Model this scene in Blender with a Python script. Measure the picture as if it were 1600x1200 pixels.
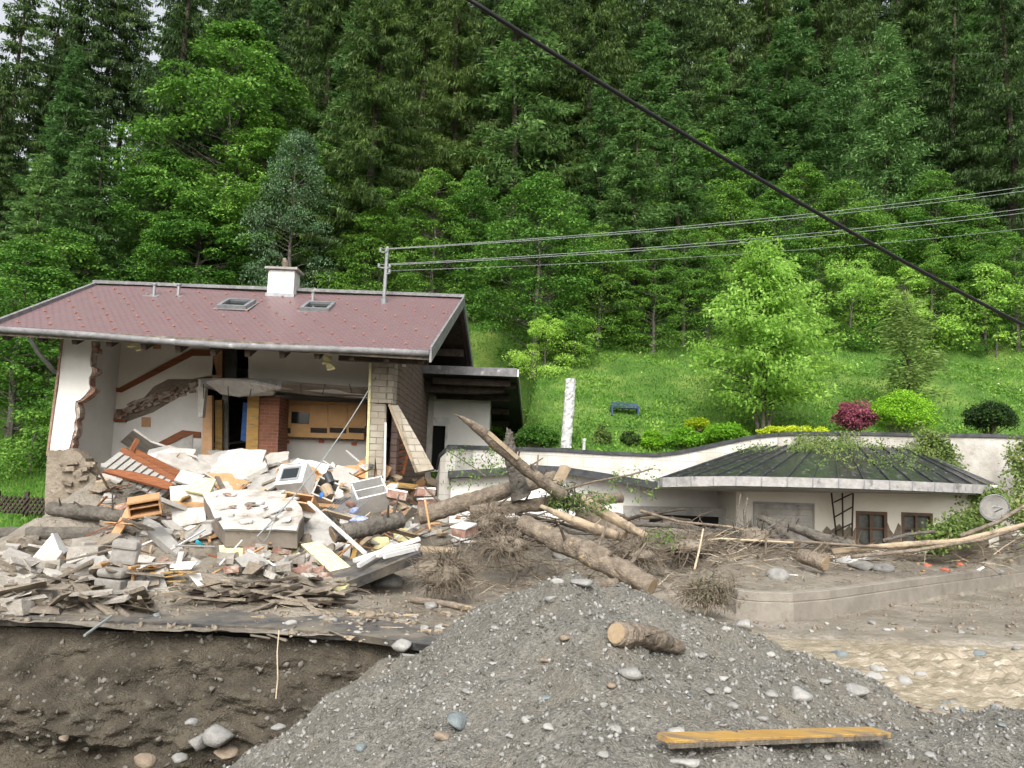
import bpy, math, random
import numpy as np
from mathutils import Vector, Matrix, Euler
for o in list(bpy.data.objects): bpy.data.objects.remove(o)
SC = bpy.context.scene; COL = SC.collection
# ------------------------------------------------------------ camera
F = 1300.0; PITCH = math.radians(6.15); ROLL = math.radians(2.2)
CR = (Matrix.Rotation(math.radians(90) + PITCH, 3, 'X') @ Matrix.Rotation(ROLL, 3, 'Z'))
cd = bpy.data.cameras.new("camera"); cam = bpy.data.objects.new("camera", cd); COL.objects.link(cam)
cd.sensor_width = 36.0; cd.lens = 36.0 * F / 1600.0; cd.clip_end = 900; cd.clip_start = 0.1
cam.rotation_euler = CR.to_euler(); SC.camera = cam
SC.render.resolution_x = 1024; SC.render.resolution_y = 768
# ------------------------------------------------------------ light (overcast)
SUN_EL, SUN_AZ = math.radians(42), math.radians(188)   # azimuth clockwise from +Y
w = bpy.data.worlds.new("World"); SC.world = w; w.use_nodes = True
nt = w.node_tree; nt.nodes.clear()
sky = nt.nodes.new('ShaderNodeTexSky'); sky.sky_type = 'NISHITA'; sky.sun_disc = False
sky.sun_elevation = SUN_EL; sky.sun_rotation = SUN_AZ; sky.air_density = 1.6; sky.dust_density = 7.0; sky.ozone_density = 1.0
hs = nt.nodes.new('ShaderNodeHueSaturation'); hs.inputs['Saturation'].default_value = 0.25; hs.inputs['Value'].default_value = 1.75   # cloud cover greys the sky
bg = nt.nodes.new('ShaderNodeBackground'); bg.inputs[1].default_value = 0.15
wo = nt.nodes.new('ShaderNodeOutputWorld')
nt.links.new(sky.outputs[0], hs.inputs['Color']); nt.links.new(hs.outputs[0], bg.inputs[0]); nt.links.new(bg.outputs[0], wo.inputs[0])
sl = bpy.data.lights.new("sun", 'SUN'); sl.energy = 1.25; sl.angle = math.radians(25); sl.color = (1, .97, .92)
sun = bpy.data.objects.new("sun", sl); COL.objects.link(sun)
sd = Vector((math.sin(SUN_AZ) * math.cos(SUN_EL), math.cos(SUN_AZ) * math.cos(SUN_EL), math.sin(SUN_EL)))
sun.rotation_euler = sd.to_track_quat('Z', 'Y').to_euler()
SC.view_settings.view_transform = 'Standard'; SC.view_settings.look = 'None'
SC.view_settings.exposure = 0.12; SC.view_settings.gamma = 1.0

# ------------------------------------------------------------ picking points: a photo pixel at world depth Y
def ray(px, py):
    d = CR @ Vector(((px - 800) / F, (600 - py) / F, -1.0)); return d / d.y
def U(px, py, Y): return ray(px, py) * Y
# ------------------------------------------------------------ noise
_rs = np.random.RandomState(7); _T = _rs.rand(256, 256)
def vnoise(x, y):
    x = np.asarray(x, float); y = np.asarray(y, float)
    xi = np.floor(x).astype(int); yi = np.floor(y).astype(int); fx = x - xi; fy = y - yi
    fx = fx * fx * (3 - 2 * fx); fy = fy * fy * (3 - 2 * fy)
    a = _T[xi % 256, yi % 256]; b = _T[(xi + 1) % 256, yi % 256]; c = _T[xi % 256, (yi + 1) % 256]; d = _T[(xi + 1) % 256, (yi + 1) % 256]
    return (a * (1 - fx) + b * fx) * (1 - fy) + (c * (1 - fx) + d * fx) * fy * 1.0
def fbm(x, y, o=4):
    s = 0; a = .5; x = np.asarray(x, float); y = np.asarray(y, float)
    for i in range(o):
        s = s + a * (vnoise(x + 17.3 * i, y + 9.1 * i) - .5); a *= .5; x = x * 2.03; y = y * 2.03
    return s
def sst(a, b, x):
    t = np.clip((np.asarray(x, float) - a) / (b - a), 0, 1); return t * t * (3 - 2 * t)
# ------------------------------------------------------------ terrain heights
def H(x, y):
    x = np.asarray(x, float); y = np.asarray(y, float)
    z = -2.02 + .12 * sst(14, 20, y) * sst(-12, -10, x)
    mound = np.interp(y, [10.8, 12.5, 13.8, 15.5, 17, 18.5, 20.3, 21.5, 24], [0, .06, .14, .42, .88, 1.38, 1.72, 1.72, 1.4])
    mk = sst(-10.5, -8.9, x) * (1 - sst(-3.6, -1.2, x))
    z = z + mound * mk
    z = z + .34 * np.exp(-((x + 6.4) / 1.7) ** 2 - ((y - 12.3) / .8) ** 2) + .30 * np.exp(-((x + 3.8) / 1.1) ** 2 - ((y - 13.0) / .7) ** 2)
    # wood jam in the middle
    z = z + .38 * sst(-3.0, 0.5, x) * (1 - sst(4.0, 6.5, x)) * sst(13.2, 17, y)
    z = z + .42 * sst(-2.6, -1.2, x) * (1 - sst(3.0, 5.0, x)) * sst(16.5, 19.5, y)
    z = z + .5 * sst(9.5, 13, x) * sst(17, 20, y)
    # river channel low ground
    z = z - .5 * sst(2.2, 3.4, x) * (1 - sst(11.9, 12.6, y))
    yk = np.interp(x, [3.5, 4.0, 5.4, 12.3, 16], [14.2, 13.35, 14.0, 20.0, 23.2]); rx = sst(3.3, 4.0, x)
    road = rx * (1 - sst(.02, .14, y - yk)) * sst(12, 12.6, y); bh = rx * sst(.08, .22, y - yk); z = z * (1 - road) + road * (-2.15)
    z = z + bh * (.24 + .14 * sst(1, 4, y - yk))
    amp = .14 + .5 * mk * sst(13, 16, y) + .35 * sst(-2, 0, x) * (1 - sst(5, 8, x)) * sst(12.5, 15, y)
    z = z + fbm(x * 1.1, y * 1.1, 5) * amp * (1 - .8 * road) * (1 - .6 * bh) + .05 * fbm(x * 5, y * 5, 3)
    return z
def Hhill(x, y):
    x = np.asarray(x, float); y = np.asarray(y, float)
    z = np.where(y < 36, -1.9 + 0 * y, 0)
    prof = np.interp(y, [16, 21, 25.0, 36, 75, 110, 200, 400], [-2.0, -1.6, .85, 6.3, 27, 44, 60, 60])
    left = np.interp(y, [14, 19, 22.5, 25, 34, 60, 90, 200, 400], [-2.1, -1.95, -1.7, -1.0, 1.9, 8, 11, 13, 13])
    k = sst(-13.5, -10.5, x) ; kk = sst(-34, -20, x) * sst(30, 50, y) + (1 - sst(30, 50, y)) * k
    z = left * (1 - kk) + prof * kk
    z = z + fbm(x * .35, y * .35, 4) * (.5 + .05 * np.clip(y - 25, 0, 40))
    pit = (1 - sst(.15, 1.0, x)) * sst(-12.3, -11.3, x) * (1 - sst(33.2, 36, y)); return z * (1 - pit) + np.minimum(z, -1.95) * pit
def P(x, y):
    x = np.asarray(x, float); y = np.asarray(y, float)
    xr = .5 - .25 * sst(1, 6, 7 - y); rz = -.86 - .22 * np.maximum(7 - y, 0)
    rz = np.maximum(rz, -1.66 - .1 * sst(0, 3, y) * 0)
    left = rz - .45 * np.maximum(xr - x, 0) - .32 * np.maximum(xr - x - 1.5, 0)
    pl = -1.68 + .10 * fbm(x * .8, y * .8, 3) - .55 * sst(6.3, 7.6, y)
    sr = .24
    right = rz - sr * np.maximum(x - xr, 0) - .35 * np.maximum(x - 2.55, 0)
    d = right - pl; right = pl + np.where(d > 0, d, 0) + .04 * np.exp(-np.abs(d) * 8)
    z = np.where(x < xr, left, right)
    z = z - .03 * np.exp(-((x - xr) / .25) ** 2)
    z = z - np.where(x < 2.4, .62, .35) * np.maximum(y - 7.0, 0)
    z = z + .09 * np.exp(-((x - .45) ** 2 + (y - 7) ** 2) / .35)
    z = z + fbm(x * 1.6, y * 1.6, 4) * .34 + fbm(x * 5, y * 5, 4) * .10 + fbm(x * 16, y * 16, 3) * .045
    return np.maximum(z, -3.75)
def _march(px, py, f, y0, y1, dy=.05):
    r = ray(px, py); Y = np.arange(y0, y1, dy); z = f(r.x * Y, Y); hit = np.nonzero(r.z * Y <= z)[0]
    if len(hit) == 0: return Vector((r.x * y1, y1, r.z * y1))
    Yh = float(Y[hit[0]]); return Vector((r.x * Yh, Yh, float(f(r.x * Yh, Yh))))
def G(px, py, lift=0.0):
    v = _march(px, py, H, 9.9, 24); v.z += lift; return v
def GP(px, py, lift=0.0):
    v = _march(px, py, P, 2.5, 9.5, .02); v.z += lift; return v
def GH(px, py, lift=0.0):
    v = _march(px, py, Hhill, 24.2, 60); v.z += lift; return v

# ------------------------------------------------------------ materials
MAT = {}
def mat(name, c1, c2=None, scale=4.0, rough=.85, bump=.0, bscale=20.0, c3=None, s3=1.0, t3=.55, w3=.12, coord='Object', detail=8, metal=0.0, stretch=None, spec=.3, bdist=.03, wet=0):
    m = bpy.data.materials.new(name); m.use_nodes = True; t = m.node_tree; N = t.nodes; L = t.links; b = N['Principled BSDF']
    b.inputs['Roughness'].default_value = rough; b.inputs['Metallic'].default_value = metal; b.inputs['Specular IOR Level'].default_value = spec
    b.inputs['Base Color'].default_value = (*c1, 1)
    tc = N.new('ShaderNodeTexCoord'); src = tc.outputs[coord]
    if stretch:
        mp = N.new('ShaderNodeMapping'); mp.inputs['Scale'].default_value = stretch; L.new(src, mp.inputs[0]); src = mp.outputs[0]
    col = None
    if c2:
        n = N.new('ShaderNodeTexNoise'); n.inputs['Scale'].default_value = scale; n.inputs['Detail'].default_value = detail; n.inputs['Roughness'].default_value = .65
        L.new(src, n.inputs['Vector'])
        r = N.new('ShaderNodeValToRGB'); r.color_ramp.elements[0].position = .36; r.color_ramp.elements[1].position = .64
        r.color_ramp.elements[0].color = (*c1, 1); r.color_ramp.elements[1].color = (*c2, 1)
        L.new(n.outputs['Fac'], r.inputs[0]); col = r.outputs[0]
    if c3:
        n = N.new('ShaderNodeTexNoise'); n.inputs['Scale'].default_value = s3; n.inputs['Detail'].default_value = 9; n.inputs['Roughness'].default_value = .7
        L.new(src, n.inputs['Vector'])
        r = N.new('ShaderNodeValToRGB'); r.color_ramp.elements[0].position = t3; r.color_ramp.elements[1].position = t3 + w3
        r.color_ramp.elements[0].color = (0, 0, 0, 1); r.color_ramp.elements[1].color = (1, 1, 1, 1); L.new(n.outputs['Fac'], r.inputs[0])
        mx = N.new('ShaderNodeMix'); mx.data_type = 'RGBA'; L.new(r.outputs[0], mx.inputs[0])
        if col: L.new(col, mx.inputs[6])
        else: mx.inputs[6].default_value = (*c1, 1)
        mx.inputs[7].default_value = (*c3, 1); col = mx.outputs[2]
    if col: L.new(col, b.inputs['Base Color'])
    if wet:
        n = N.new('ShaderNodeTexNoise'); n.inputs['Scale'].default_value = wet; n.inputs['Detail'].default_value = 5; L.new(src, n.inputs['Vector'])
        r = N.new('ShaderNodeMapRange'); r.inputs['From Min'].default_value = .42; r.inputs['From Max'].default_value = .6; r.inputs['To Min'].default_value = .28; r.inputs['To Max'].default_value = rough; L.new(n.outputs['Fac'], r.inputs[0]); L.new(r.outputs[0], b.inputs['Roughness'])
    if bump:
        n = N.new('ShaderNodeTexNoise'); n.inputs['Scale'].default_value = bscale; n.inputs['Detail'].default_value = 6
        L.new(src, n.inputs['Vector']); bp = N.new('ShaderNodeBump'); bp.inputs['Strength'].default_value = bump; bp.inputs['Distance'].default_value = bdist
        L.new(n.outputs['Fac'], bp.inputs['Height']); L.new(bp.outputs[0], b.inputs['Normal'])
    MAT[name] = m; return m
def brickmat(name, c1, c2, mortar, sx, bw, bh, ms=.02, rough=.85, bump=.6, mode='wall', zmul=1.0, dirt=None, dt=.5):
    """brick texture laid on the surface in object metres: (x+y, z)"""
    m = bpy.data.materials.new(name); m.use_nodes = True; t = m.node_tree; N = t.nodes; L = t.links; b = N['Principled BSDF']
    b.inputs['Roughness'].default_value = rough; b.inputs['Specular IOR Level'].default_value = .25
    g = N.new('ShaderNodeNewGeometry'); sp = N.new('ShaderNodeSeparateXYZ'); L.new(g.outputs['Position'], sp.inputs[0])
    ad = N.new('ShaderNodeMath'); ad.operation = 'ADD'; L.new(sp.outputs[0], ad.inputs[0])
    if mode == 'wall': L.new(sp.outputs[1], ad.inputs[1])
    else: ad.inputs[1].default_value = 0
    mu = N.new('ShaderNodeMath'); mu.operation = 'MULTIPLY'; L.new(sp.outputs[2], mu.inputs[0]); mu.inputs[1].default_value = zmul
    cb = N.new('ShaderNodeCombineXYZ'); L.new(ad.outputs[0], cb.inputs[0]); L.new(mu.outputs[0], cb.inputs[1])
    nz = N.new('ShaderNodeTexNoise'); nz.inputs['Scale'].default_value = 1.3; L.new(g.outputs['Position'], nz.inputs['Vector'])
    vm = N.new('ShaderNodeVectorMath'); vm.operation = 'MULTIPLY_ADD'; L.new(nz.outputs['Color'], vm.inputs[0]); vm.inputs[1].default_value = (.06, .06, 0); L.new(cb.outputs[0], vm.inputs[2])
    br = N.new('ShaderNodeTexBrick'); br.inputs['Scale'].default_value = 1; br.inputs['Brick Width'].default_value = bw; br.inputs['Row Height'].default_value = bh
    br.inputs['Mortar Size'].default_value = ms; br.inputs['Mortar Smooth'].default_value = .3; br.inputs['Color1'].default_value = (*c1, 1); br.inputs['Color2'].default_value = (*c2, 1); br.inputs['Mortar'].default_value = (*mortar, 1)
    L.new(vm.outputs[0], br.inputs['Vector'])
    col = br.outputs['Color']
    n2 = N.new('ShaderNodeTexNoise'); n2.inputs['Scale'].default_value = 2.2; n2.inputs['Detail'].default_value = 9; n2.inputs['Roughness'].default_value = .7; L.new(g.outputs['Position'], n2.inputs['Vector'])
    r = N.new('ShaderNodeValToRGB'); r.color_ramp.elements[0].position = dt - .1; r.color_ramp.elements[1].position = dt + .12; r.color_ramp.elements[0].color = (0, 0, 0, 1)
    L.new(n2.outputs[0], r.inputs[0])
    mx = N.new('ShaderNodeMix'); mx.data_type = 'RGBA'; L.new(r.outputs[0], mx.inputs[0]); L.new(col, mx.inputs[6]); mx.inputs[7].default_value = (*(dirt or c1), 1)
    L.new(mx.outputs[2], b.inputs['Base Color'])
    bp = N.new('ShaderNodeBump'); bp.inputs['Strength'].default_value = bump; bp.inputs['Distance'].default_value = .02; bp.invert = True
    L.new(br.outputs['Fac'], bp.inputs['Height']); L.new(bp.outputs[0], b.inputs['Normal'])
    MAT[name] = m; return m
def leafmat(name, c1, c2, c3=None, trans=.3):
    m = bpy.data.materials.new(name); m.use_nodes = True; t = m.node_tree; N = t.nodes; L = t.links; N.remove(N['Principled BSDF'])
    out = N['Material Output']; g = N.new('ShaderNodeNewGeometry'); r = N.new('ShaderNodeValToRGB')
    r.color_ramp.elements[0].color = (*c1, 1); r.color_ramp.elements[1].color = (*(c3 or c2), 1); r.color_ramp.elements[1].position = 1
    e = r.color_ramp.elements.new(.7); e.color = (*c2, 1)
    n = N.new('ShaderNodeTexNoise'); n.inputs['Scale'].default_value = .9; n.inputs['Detail'].default_value = 3; L.new(g.outputs['Position'], n.inputs['Vector'])
    a = N.new('ShaderNodeMath'); a.operation = 'MULTIPLY_ADD'; L.new(g.outputs['Random Per Island'], a.inputs[0]); a.inputs[1].default_value = .6
    a2 = N.new('ShaderNodeMath'); a2.operation = 'MULTIPLY_ADD'; L.new(n.outputs[0], a2.inputs[0]); a2.inputs[1].default_value = 1.3; a2.inputs[2].default_value = -.42
    L.new(a2.outputs[0], a.inputs[2]); L.new(a.outputs[0], r.inputs[0])
    oi = N.new('ShaderNodeObjectInfo'); hsv = N.new('ShaderNodeHueSaturation'); L.new(r.outputs[0], hsv.inputs['Color'])
    v = N.new('ShaderNodeMath'); v.operation = 'MULTIPLY_ADD'; L.new(oi.outputs['Random'], v.inputs[0]); v.inputs[1].default_value = .35; v.inputs[2].default_value = .82; L.new(v.outputs[0], hsv.inputs['Value'])
    hh = N.new('ShaderNodeMath'); hh.operation = 'MULTIPLY_ADD'; L.new(oi.outputs['Random'], hh.inputs[0]); hh.inputs[1].default_value = -.02; hh.inputs[2].default_value = .513; L.new(hh.outputs[0], hsv.inputs['Hue'])
    d = N.new('ShaderNodeBsdfPrincipled'); d.inputs['Roughness'].default_value = .55; d.inputs['Specular IOR Level'].default_value = .25; tr = N.new('ShaderNodeBsdfTranslucent'); L.new(hsv.outputs[0], d.inputs['Base Color']); L.new(hsv.outputs[0], tr.inputs[0])
    mx = N.new('ShaderNodeMixShader'); mx.inputs[0].default_value = trans; L.new(d.outputs[0], mx.inputs[1]); L.new(tr.outputs[0], mx.inputs[2]); L.new(mx.outputs[0], out.inputs[0])
    MAT[name] = m; return m
mat('mud', (.15, .132, .105), (.25, .222, .182), 1.6, .75, .9, 14, (.30, .275, .24), .7, .52, .2, bdist=.06, wet=.5)
mat('gravel', (.10, .096, .084), (.25, .24, .21), 40, .85, 1.0, 70, (.185, .165, .13), 1.1, .5, .2, bdist=.035, wet=.8)
mat('river', (.21, .175, .12), (.32, .275, .205), 2.6, .16, .5, 18, (.46, .415, .34), 5.5, .53, .12, stretch=(1, 2.6, 1), bdist=.05, spec=.5)
mat('foam', (.42, .33, .2), (.60, .50, .35), 6, .6, .8, 25, bdist=.04)
mat('bank_earth', (.044, .037, .027), (.112, .096, .071), 2.4, .9, 1.0, 40, (.15, .14, .112), 5, .56, .12, bdist=.07)
mat('asphalt', (.055, .055, .058), (.10, .095, .09), 9, .8, .5, 60, (.20, .175, .135), 1.4, .45, .2)
mat('grass_ground', (.045, .10, .015), (.085, .17, .025), 1.3, .95, .9, 22, (.15, .22, .045), .5, .48, .15, bdist=.06)
mat('forest_floor', (.012, .016, .007), (.03, .045, .012), 1.5, .95, .8, 8)
mat('plaster_white', (.64, .63, .595), (.72, .71, .68), 1.5, .9, .25, 60, (.42, .38, .31), 1.9, .66, .1)
mat('plaster_cream', (.70, .66, .57), (.76, .73, .65), 1.2, .9, .2, 60, (.33, .27, .2), 2.6, .68, .08)
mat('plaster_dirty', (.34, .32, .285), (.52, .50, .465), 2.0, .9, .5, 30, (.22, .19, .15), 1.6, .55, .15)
mat('render_muddy', (.17, .14, .105), (.25, .215, .17), 2.5, .95, .9, 12, (.34, .30, .25), 3, .62, .08, bdist=.06)
mat('concrete', (.24, .235, .22), (.36, .35, .33), 3, .9, .5, 40, (.19, .16, .12), 1.5, .55, .15)
mat('concrete_brown', (.16, .137, .112), (.22, .192, .16), 2, .9, .4, 50, (.12, .102, .082), 1.1, .55, .15)
mat('wood_brown', (.16, .055, .022), (.27, .10, .04), 3, .55, .3, 30, stretch=(1, 1, 6), coord='Generated')
mat('wood_orange', (.38, .21, .10), (.48, .29, .15), 5, .5, .2, 30, (.2, .13, .08), 3, .62, .1)
mat('wood_yellow', (.36, .21, .06), (.47, .29, .085), 3, .6, .5, 60, (.20, .155, .11), 3.5, .5, .12, stretch=(.6, 3, 3))
mat('wood_pale', (.30, .235, .16), (.42, .34, .24), 6, .85, .5, 50, (.17, .135, .10), 3, .5, .1)
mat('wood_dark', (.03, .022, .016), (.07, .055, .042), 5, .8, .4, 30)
mat('wood_weathered', (.10, .085, .065), (.21, .18, .145), 5, .9, .7, 40, (.30, .27, .22), 2.5, .6, .1)
mat('bark', (.12, .097, .075), (.24, .20, .155), 7, .95, 1.0, 26, (.38, .29, .17), 4, .58, .08, bdist=.04)
mat('bark_grey', (.075, .068, .058), (.15, .135, .115), 5, .95, 1.0, 20, bdist=.04)
mat('twig', (.10, .08, .06), (.2, .165, .125), 8, .95)
mat('twig_pale', (.33, .27, .19), (.5, .42, .3), 8, .9)
mat('brick', (.22, .125, .095), (.32, .195, .15), 9, .9, .6, 60, (.38, .35, .31), 5, .53, .1); mat('brick_torn', (.22, .12, .085), (.36, .21, .15), 7, .95, .9, 30, (.46, .43, .38), 5, .46, .1, bdist=.06)
mat('block_grey', (.25, .23, .20), (.36, .335, .30), 6, .9, .6, 50, (.17, .145, .11), 3, .55, .1)
mat('insulation', (.62, .56, .27), (.76, .72, .44), 14, .95, .8, 60, (.42, .37, .2), 4, .62, .1)
mat('white_paint', (.52, .51, .49), (.68, .68, .67), 2.5, .45, 0, 20, (.33, .30, .25), 2.1, .54, .14)
mat('board_white', (.38, .365, .34), (.56, .545, .52), 2.4, .85, .3, 40, (.28, .25, .21), 1.7, .5, .14)
mat('board_grey', (.30, .285, .262), (.43, .41, .38), 2.4, .85, .3, 40, (.22, .19, .15), 2.0, .54, .12)
mat('cabinet_wood', (.50, .28, .11), (.58, .35, .15), 4, .5); mat('window_brown', (.09, .055, .036), (.14, .09, .06), 6, .6); mat('glass_dusty', (.07, .075, .072), (.16, .165, .155), 3, .25); mat('glass_dark', (.012, .016, .018), rough=.12, spec=.5)
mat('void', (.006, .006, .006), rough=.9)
mat('metal_grey', (.20, .21, .22), (.30, .31, .32), 5, .45, 0, 20, (.13, .12, .11), 3, .6, .1, metal=.4)
mat('metal_dark', (.035, .038, .042), (.075, .078, .082), 5, .5, 0, 20, metal=.3)
mat('lead_flash', (.13, .13, .135), (.22, .22, .225), 6, .6, .3, 30, (.42, .42, .41), 3.2, .6, .08); mat('fascia_pale', (.26, .255, .25), (.40, .39, .38), 7, .6, .3, 30, (.16, .155, .15), 3.2, .56, .08)
mat('cable_black', (.008, .008, .009), rough=.5)
mat('wire_pale', (.24, .26, .26), rough=.5)
mat('hook', (.36, .18, .135), rough=.6)
mat('stone', (.18, .178, .168), (.30, .295, .28), 5, .85, .5, 40, (.38, .375, .35), 3, .62, .06)
mat('stone_pale', (.27, .265, .25), (.36, .355, .335), 5, .85, .5, 40)
mat('stone_blue', (.13, .155, .16), (.20, .23, .235), 5, .8, .5, 40)
mat('stone_brown', (.17, .13, .095), (.27, .22, .165), 5, .85, .5, 40)
mat('column_white', (.36, .37, .36), (.60, .61, .60), 7, .9, .9, 12, bdist=.05)
mat('fabric_grey', (.19, .18, .165), (.27, .258, .24), 8, .95, .3, 120, (.13, .115, .09), 2, .56, .1)
mat('plastic_blue', (.03, .12, .42), (.05, .2, .55), 8, .5)
mat('cloth_blue', (.12, .17, .42), (.5, .55, .68), 7, .9)
mat('plastic_cyan', (.03, .35, .45), rough=.5)
mat('red_plastic', (.42, .10, .06), (.5, .15, .09), 8, .5)
mat('kerb', (.20, .18, .152), (.27, .245, .21), 3, .85, .4, 60, (.14, .122, .10), 1.1, .55, .15); mat('bark_dark', (.035, .028, .022), (.08, .066, .052), 6, .95, .8, 20); mat('bench_blue', (.02, .045, .10), (.04, .075, .14), 4, .5)
brickmat('shingle_grey', (.33, .305, .255), (.39, .36, .305), (.14, .12, .10), 1, .34, .155, .012, dirt=(.28, .245, .19))
brickmat('shingle_red', (.17, .115, .10), (.22, .155, .135), (.06, .045, .04), 1, .34, .155, .012, dirt=(.2, .16, .13), dt=.58)
brickmat('roof_tile', (.165, .097, .102), (.188, .114, .118), (.115, .075, .08), 1, .16, .13, .02, rough=.45, bump=.5, mode='roof', zmul=2.3, dirt=(.15, .105, .104), dt=.52)
brickmat('brick_wall', (.20, .075, .045), (.27, .11, .065), (.24, .17, .13), 1, .25, .085, .01, dirt=(.19, .085, .055), dt=.6)
brickmat('kitchen_tile', (.66, .65, .62), (.70, .69, .66), (.34, .33, .31), 1, .15, .15, .012, rough=.3, bump=.3, dirt=(.6, .58, .53), dt=.65)
brickmat('block_wall', (.50, .485, .45), (.56, .545, .51), (.32, .30, .27), 1, .6, .28, .008, dirt=(.42, .39, .33), dt=.57, bump=.3)
leafmat('leaf_spruce', (.028, .06, .018), (.068, .125, .033), (.15, .24, .06), .35)
leafmat('leaf_spruce_olive', (.038, .075, .018), (.088, .148, .032), (.18, .27, .055), .4)
leafmat('leaf_fir', (.055, .12, .034), (.12, .23, .062), (.23, .38, .11), .4)
leafmat('leaf_larch', (.06, .14, .04), (.12, .24, .07), (.18, .33, .10))
leafmat('leaf_maple', (.05, .13, .02), (.12, .26, .035), (.26, .45, .08), .35)
leafmat('leaf_mid', (.05, .13, .02), (.12, .26, .035), (.25, .42, .07), .35)
leafmat('leaf_blue', (.06, .12, .055), (.12, .21, .10), (.22, .34, .18), .35)
leafmat('leaf_bright', (.22, .40, .06), (.38, .60, .11), (.54, .78, .2), .5)
leafmat('leaf_lime', (.14, .30, .02), (.22, .46, .03), (.34, .60, .05), .4)
leafmat('leaf_yellow', (.28, .40, .015), (.42, .54, .03), (.58, .66, .06), .35)
leafmat('leaf_red', (.20, .05, .08), (.32, .10, .14), (.44, .19, .22), .35)
leafmat('leaf_dark', (.02, .045, .012), (.04, .08, .02), (.09, .15, .03))
leafmat('leaf_willow', (.10, .16, .04), (.17, .27, .07), (.28, .38, .12), .35)
leafmat('leaf_ivy', (.09, .14, .03), (.17, .24, .06), (.30, .33, .12), .3)
leafmat('grass_blade', (.05, .13, .015), (.11, .25, .03), (.25, .40, .07), .35)
leafmat('brush_mud', (.09, .075, .05), (.16, .135, .095), (.2, .2, .1), .1)

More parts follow.
